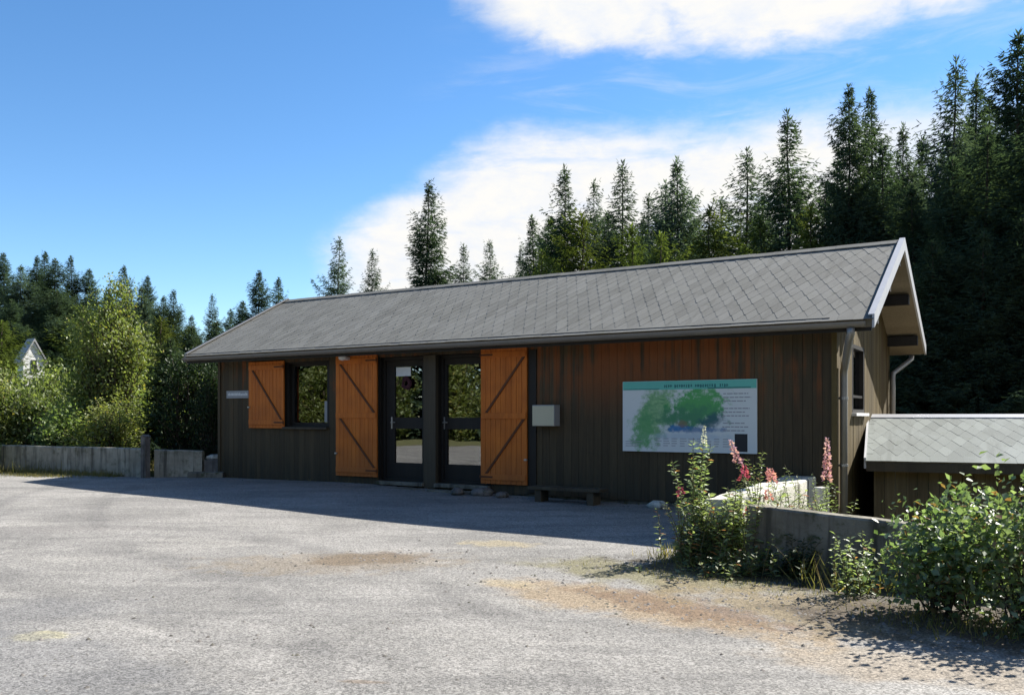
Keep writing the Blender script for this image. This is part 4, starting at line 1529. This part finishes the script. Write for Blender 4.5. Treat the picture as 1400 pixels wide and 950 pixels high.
for (x, y, top, kind, wf, name, label, group) in TREES:
    gz = ground_z(x, y)
    p = KIND[kind]
    sc = (top - gz) / p[2]
    wf *= 1.06 if group.startswith('forest') else 1.25
    tr_ = place_tree(name, p, (x, y, gz), 0.0, (sc * wf * rt.uniform(0.9, 1.12), sc * wf * rt.uniform(0.9, 1.12), sc), label, 'tree', group)
    tr_.rotation_euler = (rt.gauss(0, 0.016), rt.gauss(0, 0.016), rt.uniform(0, 6.28))

# ------------------------------------------------------------------ shrubs and herbs
def shrub(name, protos, loc, label, cat, rz=0.0, sc=(1, 1, 1), group=None):
    return place_tree(name, protos, (loc[0], loc[1], ground_z(loc[0], loc[1]) if len(loc) < 3 else loc[2]), rz, sc, label, cat, group, ('stems', 'foliage'))


birch = broadleaf(101, [((0, 0, 1.3), (1.05, 0.9, 0.9)), ((0.1, 0, 2.5), (0.95, 0.85, 0.9)), ((-0.05, 0, 3.5), (0.95, 0.85, 0.85)), ((0.15, 0.1, 4.35), (0.55, 0.5, 0.65)), ((-0.6, 0.0, 2.2), (0.6, 0.6, 0.6)), ((0.7, 0, 3.1), (0.5, 0.5, 0.6))],
                  560, 0.085, 34, M['birchleaf'], base_pts=((0, 0, 0), (0.1, 0.1, 0)), trunk_r=0.05, spread=0.42, aspect=0.62)
shrub('birch_tree', birch, (-10.3, 22.2), 'tall narrow yellow green birch behind the low concrete wall at left', 'tree')
hz1 = broadleaf(102, [((0, 0, 0.75), (1.3, 0.8, 0.75)), ((0.4, 0, 1.35), (0.7, 0.6, 0.45)), ((-0.7, 0.1, 1.2), (0.6, 0.6, 0.5))],
                260, 0.085, 28, M['hazel'], base_pts=((0, 0, 0), (0.4, 0, 0), (-0.4, 0.1, 0)), trunk_r=0.022, spread=0.36, aspect=0.68)
hz2 = broadleaf(103, [((0, 0, 1.0), (1.0, 0.8, 1.0)), ((0.1, 0, 2.1), (0.75, 0.7, 0.7))],
                240, 0.085, 28, M['birchleaf'], base_pts=((0, 0, 0), (0.3, 0, 0), (-0.3, 0.1, 0)), trunk_r=0.022, spread=0.38, aspect=0.62)
SHR = 'shrubs behind the low wall'
shrub('hazel_shrub', hz2, (-9.6, 20.6), 'bright yellow green shrub spilling over the right end of the low left wall', 'shrub', 0.4, (1, 1, 0.66), SHR)
shrub('hazel_shrub', hz1, (-10.9, 21.4), 'rounded green shrub behind the middle of the low left wall', 'shrub', 1.9, (1, 1, 1.0), SHR)
shrub('hazel_shrub', hz1, (-12.3, 22.6), 'darker green shrub behind the left end of the low wall', 'shrub', 3.4, (1.1, 1.1, 1.25), SHR)
shrub('hazel_shrub', hz2, (-13.4, 22.4), 'tall yellow green shrub at the left picture edge', 'shrub', 2.6, (1.05, 1.05, 1.05), SHR)
shrub('hazel_shrub', hz1, (-12.3, 20.1), 'low shrub with rusty leaves at the left end of the low wall', 'shrub', 5.0, (0.5, 0.5, 0.7), SHR)
shrub('hazel_shrub', hz1, (-14.2, 26.0), 'large green shrub in the second row below the white house', 'shrub', 0.9, (1.3, 1.3, 1.65), SHR)
shrub('hazel_shrub', hz1, (-11.2, 26.0), 'large green shrub in the second row behind the birch', 'shrub', 4.2, (1.4, 1.4, 1.5), SHR)
shrub('hazel_shrub', hz1, (-8.9, 23.6), 'green shrub between the birch and the dark shrub', 'shrub', 2.2, (1.0, 1.0, 1.5), SHR)
dk = broadleaf(104, [((0, 0, 1.2), (1.0, 0.9, 1.2)), ((0.1, 0, 2.4), (0.85, 0.8, 0.7))],
               300, 0.085, 28, M['darkleaf'], base_pts=((0, 0, 0), (0.3, 0, 0), (-0.3, 0.1, 0)), trunk_r=0.03, spread=0.38, aspect=0.6)
shrub('dark_shrub', dk, (-7.75, 21.0), 'tall dark green shrub filling the gap left of the cabin corner', 'shrub', 0.3)
shrub('dark_shrub', dk, (-6.9, 20.0), 'dark shrub pressed against the cabin left corner', 'shrub', 2.3, (0.62, 0.6, 0.72))

# broad leafy bush in the right foreground
br1 = broadleaf(105, [((0, 0, 0.36), (0.46, 0.38, 0.36)), ((-0.42, -0.08, 0.40), (0.22, 0.2, 0.24)), ((0.25, 0.1, 0.68), (0.36, 0.32, 0.26)), ((-0.1, 0.1, 0.62), (0.22, 0.22, 0.26))],
                140, 0.062, 22, M['bramble'], base_pts=((0, 0, 0), (0.15, 0.05, 0), (-0.15, 0, 0)), trunk_r=0.008, twig_r=0.004, spread=0.30, aspect=0.66, up=0.25)
br2 = broadleaf(106, [((0, 0, 0.45), (0.58, 0.44, 0.44)), ((0.2, 0.05, 0.92), (0.36, 0.34, 0.34)), ((-0.42, 0.0, 0.66), (0.26, 0.26, 0.30)), ((0.55, 0.0, 0.8), (0.25, 0.3, 0.35))],
                185, 0.064, 22, M['bramble'], base_pts=((0, 0, 0), (0.2, 0.05, 0), (-0.2, 0, 0)), trunk_r=0.009, twig_r=0.004, spread=0.32, aspect=0.66, up=0.25)
shrub('leafy_bush', br1, (3.56, 7.08), 'glossy green leafy bush in front of the concrete wall at right', 'bush', 0, (1.08, 1.08, 1.05))
shrub('leafy_bush', br2, (4.05, 6.62), 'taller glossy leafy bush cut off by the right picture edge', 'bush', 0, (1.08, 1.08, 1.02))
shrub('leafy_bush', br2, (5.0, 7.9), 'leafy bush growing above the far end of the right concrete wall', 'bush', 1.4, (0.9, 0.9, 0.9))


def herb(name, loc, label, n, hgt, spread, petal, cat='flower', leaf=0.075, seed=0, lean=0.12, flower=0.24, leafw=0.24, bloom=1.0, mat='herb', petsize=0.021):
    """clump of upright stems with narrow leaves and flower spikes"""
    rg = np.random.default_rng(seed)
    root = empty(name, loc, 0, label, cat)
    mb = MB()
    P, D, W, Nn, LN = [], [], [], [], []
    FP, FD, FW, FL = [], [], [], []
    for i in range(n):
        b = np.array([rg.normal(0, spread), rg.normal(0, spread), -0.03])
        h = hgt * (rg.uniform(0.5, 1.0) if i else 1.0)
        dv = np.array([rg.normal(0, lean), rg.normal(0, lean)]) * h
        cur = lambda s: np.array([b[0] + dv[0] * s ** 1.6, b[1] + dv[1] * s ** 1.6, b[2] + h * s])
        mb.tube([tuple(cur(s)) for s in (0, 0.33, 0.66, 1.0)], [0.006, 0.005, 0.004, 0.002], 5, cap=False)
        blooms = i < max(1, int(n * bloom)) and petal
        top = 1 - (flower if blooms else 0.02)
        k = int(h * 62)
        for q in range(k):
            s = 0.06 + (top - 0.06) * (q + rg.random()) / k
            a = q * 2.4 + rg.normal(0, 0.3)
            d = norm(np.array([[math.cos(a), math.sin(a), rg.uniform(-0.3, 0.6)]]))
            nn = np.array([[0, 0, 1.0]]) + rg.normal(0, 0.35, (1, 3))
            w_ = norm(np.cross(d, nn))
            P.append(cur(s)[None]); D.append(d); W.append(w_); Nn.append(norm(np.cross(w_, d)))
            LN.append(leaf * rg.uniform(0.6, 1.3) * (1.15 - 0.5 * s))
        if blooms:
            kk = int(h * flower * 210)
            for q in range(kk):
                s = top - 0.02 + (flower + 0.02) * (q / kk)
                taper = 1 - 0.75 * (q / kk)
                a = q * 2.4
                for _ in range(2):
                    a2 = a + rg.normal(0, 0.6)
                    d = norm(np.array([[math.cos(a2), math.sin(a2), rg.uniform(-0.5, 0.7)]]))
                    FP.append(cur(s)[None] + d * 0.022 * taper); FD.append(d); FW.append(norm(np.cross(d, rg.normal(0, 1, (1, 3))))); FL.append(petsize * (0.4 + taper) * rg.uniform(0.7, 1.3))
    mb.build('stems', M['stem'], root, smooth=True)
    P, D, W, Nn = (np.concatenate(q) for q in (P, D, W, Nn))
    V, lo, st = quads(P, D, W, LN, np.array(LN) * leafw, 0.08, Nn)
    mesh_obj('foliage', np_mesh('foliage', V, lo, st, [M[mat]]), root)
    if FP:
        FP, FD, FW = (np.concatenate(q) for q in (FP, FD, FW))
        V, lo, st = quads(FP, FD, FW, FL, np.array(FL) * 0.8)
        mesh_obj('blossom', np_mesh('blossom', V, lo, st, [M[petal]]), root)
    return root


def gp(x, y):
    return (x, y, ground_z(x, y))


herb('flowering_plant', gp(1.98, 9.35), 'tall leafy plant with one white flower spike in front of the information board', 7, 1.46, 0.06, 'whitepetal', seed=1, lean=0.09, flower=0.12, leafw=0.4, bloom=0.15, leaf=0.10, petsize=0.018)
herb('leafy_plant', gp(2.22, 9.05), 'dense pale green leafy plant against the left end of the pale wall', 38, 0.84, 0.19, None, 'plant', seed=2, lean=0.24, leafw=0.42, leaf=0.105)
herb('leafy_plant', gp(2.02, 9.20), 'low leafy clump with reddish leaves below the white flower spike', 40, 0.70, 0.15, None, 'plant', seed=3, lean=0.22, leafw=0.34, leaf=0.085)
herb('flowering_plant', gp(2.36, 9.0), 'crimson flower head over the dense leafy plant', 4, 1.06, 0.05, 'crimson', seed=4, lean=0.05, flower=0.10, bloom=0.5, petsize=0.034, leafw=0.35)
herb('flowering_plant', gp(1.86, 9.4), 'small crimson flower at the left edge of the plant clump', 3, 0.80, 0.05, 'crimson', seed=5, lean=0.05, flower=0.09, bloom=0.4, petsize=0.03, leafw=0.35)
herb('fireweed', (2.66, 9.42, ground_z(2.66, 9.42)), 'pink fireweed spike just below the right end of the information board', 5, 1.08 - ground_z(2.66, 9.42), 0.04, 'pink', seed=6, lean=0.10, flower=0.18, bloom=0.2, petsize=0.036)
herb('fireweed', (3.58, 9.9, ground_z(3.58, 9.9)), 'tall pink fireweed spike beside the downpipe', 6, 1.10 - ground_z(3.58, 9.9), 0.05, 'pink', seed=7, lean=0.12, flower=0.2, bloom=0.17, petsize=0.036)
herb('fireweed', (3.2, 9.8, ground_z(3.2, 9.8)), 'short salmon pink fireweed between the two pink spikes', 8, 0.76 - ground_z(3.2, 9.8), 0.09, 'salmon', seed=8, lean=0.1, flower=0.09, bloom=0.4, petsize=0.034)
herb('leafy_plant', (2.95, 9.35, ground_z(2.95, 9.35)), 'leafy stems rising over the pale wall top', 26, 0.68 - ground_z(2.95, 9.35), 0.20, None, 'plant', seed=9, lean=0.12, leafw=0.36, leaf=0.09)
herb('leafy_plant', (3.5, 10.1, ground_z(3.5, 10.1)), 'leafy stems between the pale wall and the cabin corner', 26, 0.70 - ground_z(3.5, 10.1), 0.22, None, 'plant', seed=10, lean=0.12, leafw=0.36, leaf=0.09)
herb('leafy_plant', gp(2.12, 8.55), 'low weed clump on the yard edge in front of the flowers', 24, 0.26, 0.15, None, 'plant', seed=11, lean=0.5, leafw=0.42, leaf=0.08)
herb('leafy_plant', gp(2.42, 8.60), 'low dark weed at the foot of the concrete wall corner', 18, 0.36, 0.10, None, 'plant', seed=12, lean=0.4, leafw=0.42, leaf=0.08)
herb('leafy_plant', gp(1.75, 8.75), 'flat weed patch left of the yard edge flowers', 14, 0.14, 0.16, None, 'plant', seed=13, lean=0.7, leafw=0.45, leaf=0.07)
herb('leafy_plant', gp(2.78, 8.50), 'dark weeds leaning on the concrete wall right of the flower clump', 26, 0.46, 0.13, None, 'plant', seed=16, lean=0.3, leafw=0.42, leaf=0.085, mat='darkleaf')
herb('leafy_plant', gp(3.02, 7.75), 'thin trailing stems with rusty leaves on the wall left of the leafy bush', 9, 0.62, 0.08, None, 'plant', seed=14, lean=0.45, leafw=0.42, leaf=0.075)
herb('leafy_plant', gp(3.9, 6.2), 'low tuft of weeds under the leafy bush by the picture edge', 14, 0.30, 0.14, None, 'plant', seed=15, lean=0.4, leafw=0.4, leaf=0.075)

# grass along the walls and the yard edge
rg = np.random.default_rng(9)
gx, gy, gh = [], [], []
def strip(p0, p1, wid, n, h, off=0.0):
    t = rg.random(n)
    s = off + np.abs(rg.normal(0, wid, n))
    dx, dy = p1[0] - p0[0], p1[1] - p0[1]
    L = math.hypot(dx, dy)
    gx.append(p0[0] + dx * t + dy / L * s)
    gy.append(p0[1] + dy * t - dx / L * s)
    gh.append(h * rg.uniform(0.4, 1.2, n))
def patch(cx, cy, rx, ry, ang, n, h):
    a = rg.normal(0, 0.5, (n, 2)) * [rx, ry]
    c, s = math.cos(ang), math.sin(ang)
    gx.append(cx + a[:, 0] * c - a[:, 1] * s)
    gy.append(cy + a[:, 0] * s + a[:, 1] * c)
    gh.append(h * rg.uniform(0.4, 1.2, n))
strip((-13.0, 21.1), (-8.4, 18.95), 0.22, 2600, 0.16)
patch(-10.4, 19.0, 1.3, 0.5, R_(-22), 1600, 0.09)
strip((2.3, 8.85), (5.2, 7.1), 0.22, 1100, 0.07, 0.02)
patch(1.75, 8.5, 1.0, 0.30, R_(-28), 800, 0.06)
patch(2.75, 7.6, 1.2, 0.5, R_(-36), 650, 0.05)
patch(1.95, 9.25, 0.45, 0.45, 0, 700, 0.16)
patch(3.7, 6.5, 1.0, 0.35, R_(-32), 700, 0.13)
strip((-6.3, 18.9), (4.3, 12.4), 0.05, 700, 0.07, 0.0)
n = 7000
gx.append(rg.uniform(-16, -6.5, n)); gy.append(rg.uniform(19.6, 26, n)); gh.append(rg.uniform(0.1, 0.4, n))
n = 2500
gx.append(rg.uniform(2.6, 7.5, n)); gy.append(rg.uniform(7.6, 12.6, n)); gh.append(rg.uniform(0.1, 0.4, n))
gx, gy, gh = np.concatenate(gx), np.concatenate(gy), np.concatenate(gh)
def blocked(x, y):
    c = ((x - CAB[0]) * U[0] + (y - CAB[1]) * U[1], (x - CAB[0]) * N[0] + (y - CAB[1]) * N[1])
    return -0.05 < c[0] < LEN + 0.05 and -0.02 < c[1] < 5.1
ok = np.array([not blocked(a, b) for a, b in zip(gx, gy)])
gx, gy, gh = gx[ok], gy[ok], gh[ok]
P = np.array([[a, b, ground_z(a, b) - 0.01] for a, b in zip(gx, gy)])
D = norm(np.stack([rg.normal(0, 0.4, len(gx)), rg.normal(0, 0.4, len(gx)), np.ones(len(gx))], 1))
W = norm(np.cross(D, rg.normal(0, 1, (len(gx), 3))))
V, lo, st = quads(P, D, W, gh, 0.006 + 0.03 * gh, mid=0.3)
tag(mesh_obj('grass', np_mesh('grass', V, lo, st, [M['grass']])), kind='stuff')

# the far side of the yard, seen mirrored in the cabin's glass
xs = axis_vals([(-39, -34, 1.0)])
ys = axis_vals([(-22, 18, 1.0)])
tag(grid_mesh('grass_verge', xs, ys, lambda x, y: ground_z(x, y) + 0.02 + 0.25 * sstep(-34, -38, x), M['lawn']), kind='structure')
opp = broadleaf(110, [((0, 0, 2.2), (2.0, 2.0, 1.8)), ((0.2, 0.3, 4.2), (1.8, 1.8, 1.8)), ((0, 0, 6.0), (1.2, 1.2, 1.3))],
                420, 0.22, 24, M['birchleaf'], base_pts=((0, 0, 0),), trunk_r=0.12, twig_r=0.03, spread=0.9, aspect=0.65)
for i in range(9):
    y = -18 + i * 4.2
    shrub('roadside_tree', opp, (-42 + rt.uniform(-1.5, 1.5), y), 'green roadside tree across the yard, mirrored in the cabin glass', 'tree', rt.uniform(0, 6), (1.15, 1.15, rt.uniform(0.85, 1.25)), 'trees across the yard')
lite = conifer(41, 12.0, 3.0, M['spruce'], spacing=0.5, per=6, dens=0.55, twig=0.62, wid=0.20, gap=0.1, power=0.8)  # unseen ring of conifers, added to keep sky light off the cabin front
lv = np.empty(len(lite[1].vertices) * 3, dtype=np.float32)
lite[1].vertices.foreach_get('co', lv)
lv = lv.reshape(-1, 3)
VV = []
rf = np.random.default_rng(5)
spots = []
for i in range(78):
    a = R_(-200 + 220 * ((i + rf.random()) / 78))      # from the left round behind the yard to the right
    r = rf.uniform(0, 12)
    spots.append((math.cos(a) * (50 + r), math.sin(a) * (34 + r) - 4))
for (x, y) in spots:
    if y > 8 and x > -40: continue
    s = rf.uniform(1.15, 1.7)
    c, q = math.cos(x * 7), math.sin(x * 7)
    t = lv * s
    VV.append(np.stack([t[:, 0] * c - t[:, 1] * q + x, t[:, 0] * q + t[:, 1] * c + y, t[:, 2] + ground_z(x, y) - 0.2], 1))
VV = np.concatenate(VV)
nq = len(VV) // 4
tag(mesh_obj('forest', np_mesh('forest', VV, np.arange(nq * 4), np.arange(nq) * 4, [M['spruce']])), kind='stuff')

# loose stones on the yard edge and along the walls
rg = np.random.default_rng(19)
V0 = np.array([[1, 0, 0], [0.3, 0.95, 0.1], [-0.9, 0.4, 0], [-0.6, -0.8, 0.05], [0.5, -0.85, 0], [0.1, 0, 0.75]])
F0 = [(0, 1, 5), (1, 2, 5), (2, 3, 5), (3, 4, 5), (4, 0, 5)]
pts = []
for (cx, cy, rx, ry, an, n_) in ((1.3, 7.4, 2.2, 0.8, R_(-38), 500), (2.6, 7.3, 1.6, 0.7, R_(-34), 450), (1.0, 8.9, 1.6, 0.5, R_(-28), 250), (-1.5, 9.3, 1.4, 0.6, 0, 160), (-1.0, 6.0, 5.0, 2.0, 0, 300), (3.6, 6.2, 1.2, 0.6, R_(-30), 260), (-0.5, 15.0, 6.5, 0.25, CAB_ROT, 320)):
    a = rg.normal(0, 0.5, (n_, 2)) * [rx, ry]
    c, s = math.cos(an), math.sin(an)
    pts.append(np.stack([cx + a[:, 0] * c - a[:, 1] * s, cy + a[:, 0] * s + a[:, 1] * c], 1))
pts = np.concatenate(pts)
VV, LL = [], []
for k, (x, y) in enumerate(pts):
    if not in_poly(x, y, LOT): continue
    r = 0.006 + 0.016 * rg.random() ** 2.5
    a = rg.uniform(0, 6.28)
    R2 = np.array([[math.cos(a), -math.sin(a), 0], [math.sin(a), math.cos(a), 0], [0, 0, 1]])
    o_ = len(VV) * 6
    VV.append((V0 * rg.uniform(0.7, 1.3, (6, 3))) @ R2.T * r + [x, y, ground_z(x, y) + 0.011])
    LL.append(np.array(F0).ravel() + o_)
VV, LL = np.concatenate(VV), np.concatenate(LL)
tag(mesh_obj('gravel', np_mesh('gravel', VV, LL, np.arange(len(LL) // 3) * 3, [M['stone']])), kind='stuff')


# ------------------------------------------------------------------ sky, sun, camera
w = bpy.data.worlds.new('World')
S.world = w
w.use_nodes = True
w.node_tree.nodes.clear()
g = G(w.node_tree)
SUN = Vector((0.974, 0.635, 1.0)).normalized()
elev = math.asin(SUN.z)
azim = math.atan2(SUN.x, SUN.y)          # clockwise from +Y
sky = g.n.new('ShaderNodeTexSky')
sky.sky_type = 'NISHITA'
sky.sun_disc = False
sky.sun_elevation = elev
sky.sun_rotation = azim
sky.altitude = 1200
sky.air_density = 1.0
sky.dust_density = 0.0
sky.ozone_density = 2.0
# clouds by compass bearing and height above the horizon
d = g.xyz(g.coord('Generated'))
az = g.mul(g.m('ARCTAN2', d[0], d[1]), 57.2958)
el = g.mul(g.m('ARCSINE', d[2]), 57.2958)
v = g.comb(az, el, 0)
warp = g.noise(g.mapping(v, rot=(0, 0, R_(-8)), sc=(0.05, 0.16, 1)), 1.0, 6, 0.58, 0.6)
wisp = g.noise(g.mapping(v, loc=(31, 7, 0), rot=(0, 0, R_(-12)), sc=(0.09, 0.42, 1)), 1.0, 6, 0.62, 0.8)
puff = g.noise(g.mapping(v, loc=(5, 3, 0), sc=(0.22, 0.36, 1)), 1.0, 6, 0.6, 0.4)
fin = g.noise(g.mapping(v, loc=(2, 11, 0), rot=(0, 0, R_(-14)), sc=(0.55, 1.3, 1)), 1.0, 7, 0.66, 0.5)
jit = g.add(g.add(g.mul(g.sub(warp, 0.5), 7.5), g.mul(g.sub(puff, 0.5), 3.5)), g.mul(g.sub(fin, 0.5), 1.6))
# upper bank
a1 = g.ss(g.add(el, g.mul(jit, 0.45)), 21.9, 23.6)
a1 = g.mul(a1, g.ss(g.add(g.add(az, g.mul(g.sub(el, 23.4), 1.6)), jit), -2.5, 3.5))
a1 = g.mul(a1, g.ss(el, 48, 34))
a1 = g.mul(a1, g.ss(puff, 0.18, 0.42, 0.55, 1.0))
# long bank behind the trees
edge = g.sub(18.4, g.mul(g.m('MAXIMUM', g.sub(-1.0, az), 0.0), 0.62))
a2 = g.ss(g.sub(g.add(edge, g.mul(jit, 0.55)), el), -0.9, 2.2)
a2 = g.mul(a2, g.ss(g.add(az, g.mul(jit, 0.7)), -13.5, -8.5))
a2 = g.mul(a2, g.ss(g.add(az, g.mul(jit, 1.5)), 34, 20, 0.45, 1.0))
a2 = g.mul(a2, g.ss(el, -1, 5, 0.75, 1.0))
a2 = g.mul(a2, g.ss(wisp, 0.22, 0.5, 0.6, 1.0))
# faint veils between the banks
a3 = g.mul(g.ss(wisp, 0.45, 0.75), g.mul(g.ss(az, -8, 4), g.mul(g.ss(el, 10, 17), g.ss(el, 26, 20))))
cov = g.m('MAXIMUM', g.m('MAXIMUM', a1, a2), g.mul(a3, 0.30), clamp=True)
hs = g.n.new('ShaderNodeHueSaturation')
hs.inputs['Saturation'].default_value = SKY_SAT = 1.22
g.put(hs.inputs['Color'], sky.outputs[0])
SKYS = 0.083
bg = g.n.new('ShaderNodeBackground')
g.put(bg.inputs[0], hs.outputs[0])
bg.inputs[1].default_value = SKYS
bc = g.n.new('ShaderNodeBackground')
shade = g.ss(g.add(g.add(g.mul(puff, 0.45), g.mul(wisp, 0.3)), g.mul(fin, 0.25)), 0.36, 0.58)
CL = 0.41
g.put(bc.inputs[0], g.mix(shade, (0.84, 0.89, 0.98), (1.0, 0.985, 0.95)))
bc.inputs[1].default_value = CL
mx = g.n.new('ShaderNodeMixShader')
g.put(mx.inputs[0], cov)
g.l.new(bg.outputs[0], mx.inputs[1])
g.l.new(bc.outputs[0], mx.inputs[2])
out = g.n.new('ShaderNodeOutputWorld')
g.l.new(mx.outputs[0], out.inputs[0])

sun = bpy.data.lights.new('sun', 'SUN')
sun.energy = 5.0
sun.angle = R_(0.53)
sun.color = (1.0, 0.955, 0.88)
so = link(bpy.data.objects.new('sun', sun))
so.rotation_euler = (-SUN).to_track_quat('-Z', 'Y').to_euler()
so.location = (30, 20, 30)

cam = bpy.data.cameras.new('camera')
cam.sensor_width = 36.0
cam.lens = 36.0 * 1190 / 1400
cam.shift_y = 95.0 / 1400
cam.clip_end = 3000
co = link(bpy.data.objects.new('camera', cam))
co.location = (0, 0, EYE)
co.rotation_euler = (math.pi / 2, 0, 0)
S.camera = co

S.view_settings.view_transform = 'Standard'
S.view_settings.look = 'None'
S.view_settings.exposure = 1.3
S.view_settings.gamma = 1.0
S.cycles.max_bounces = 6
S.cycles.transparent_max_bounces = 8
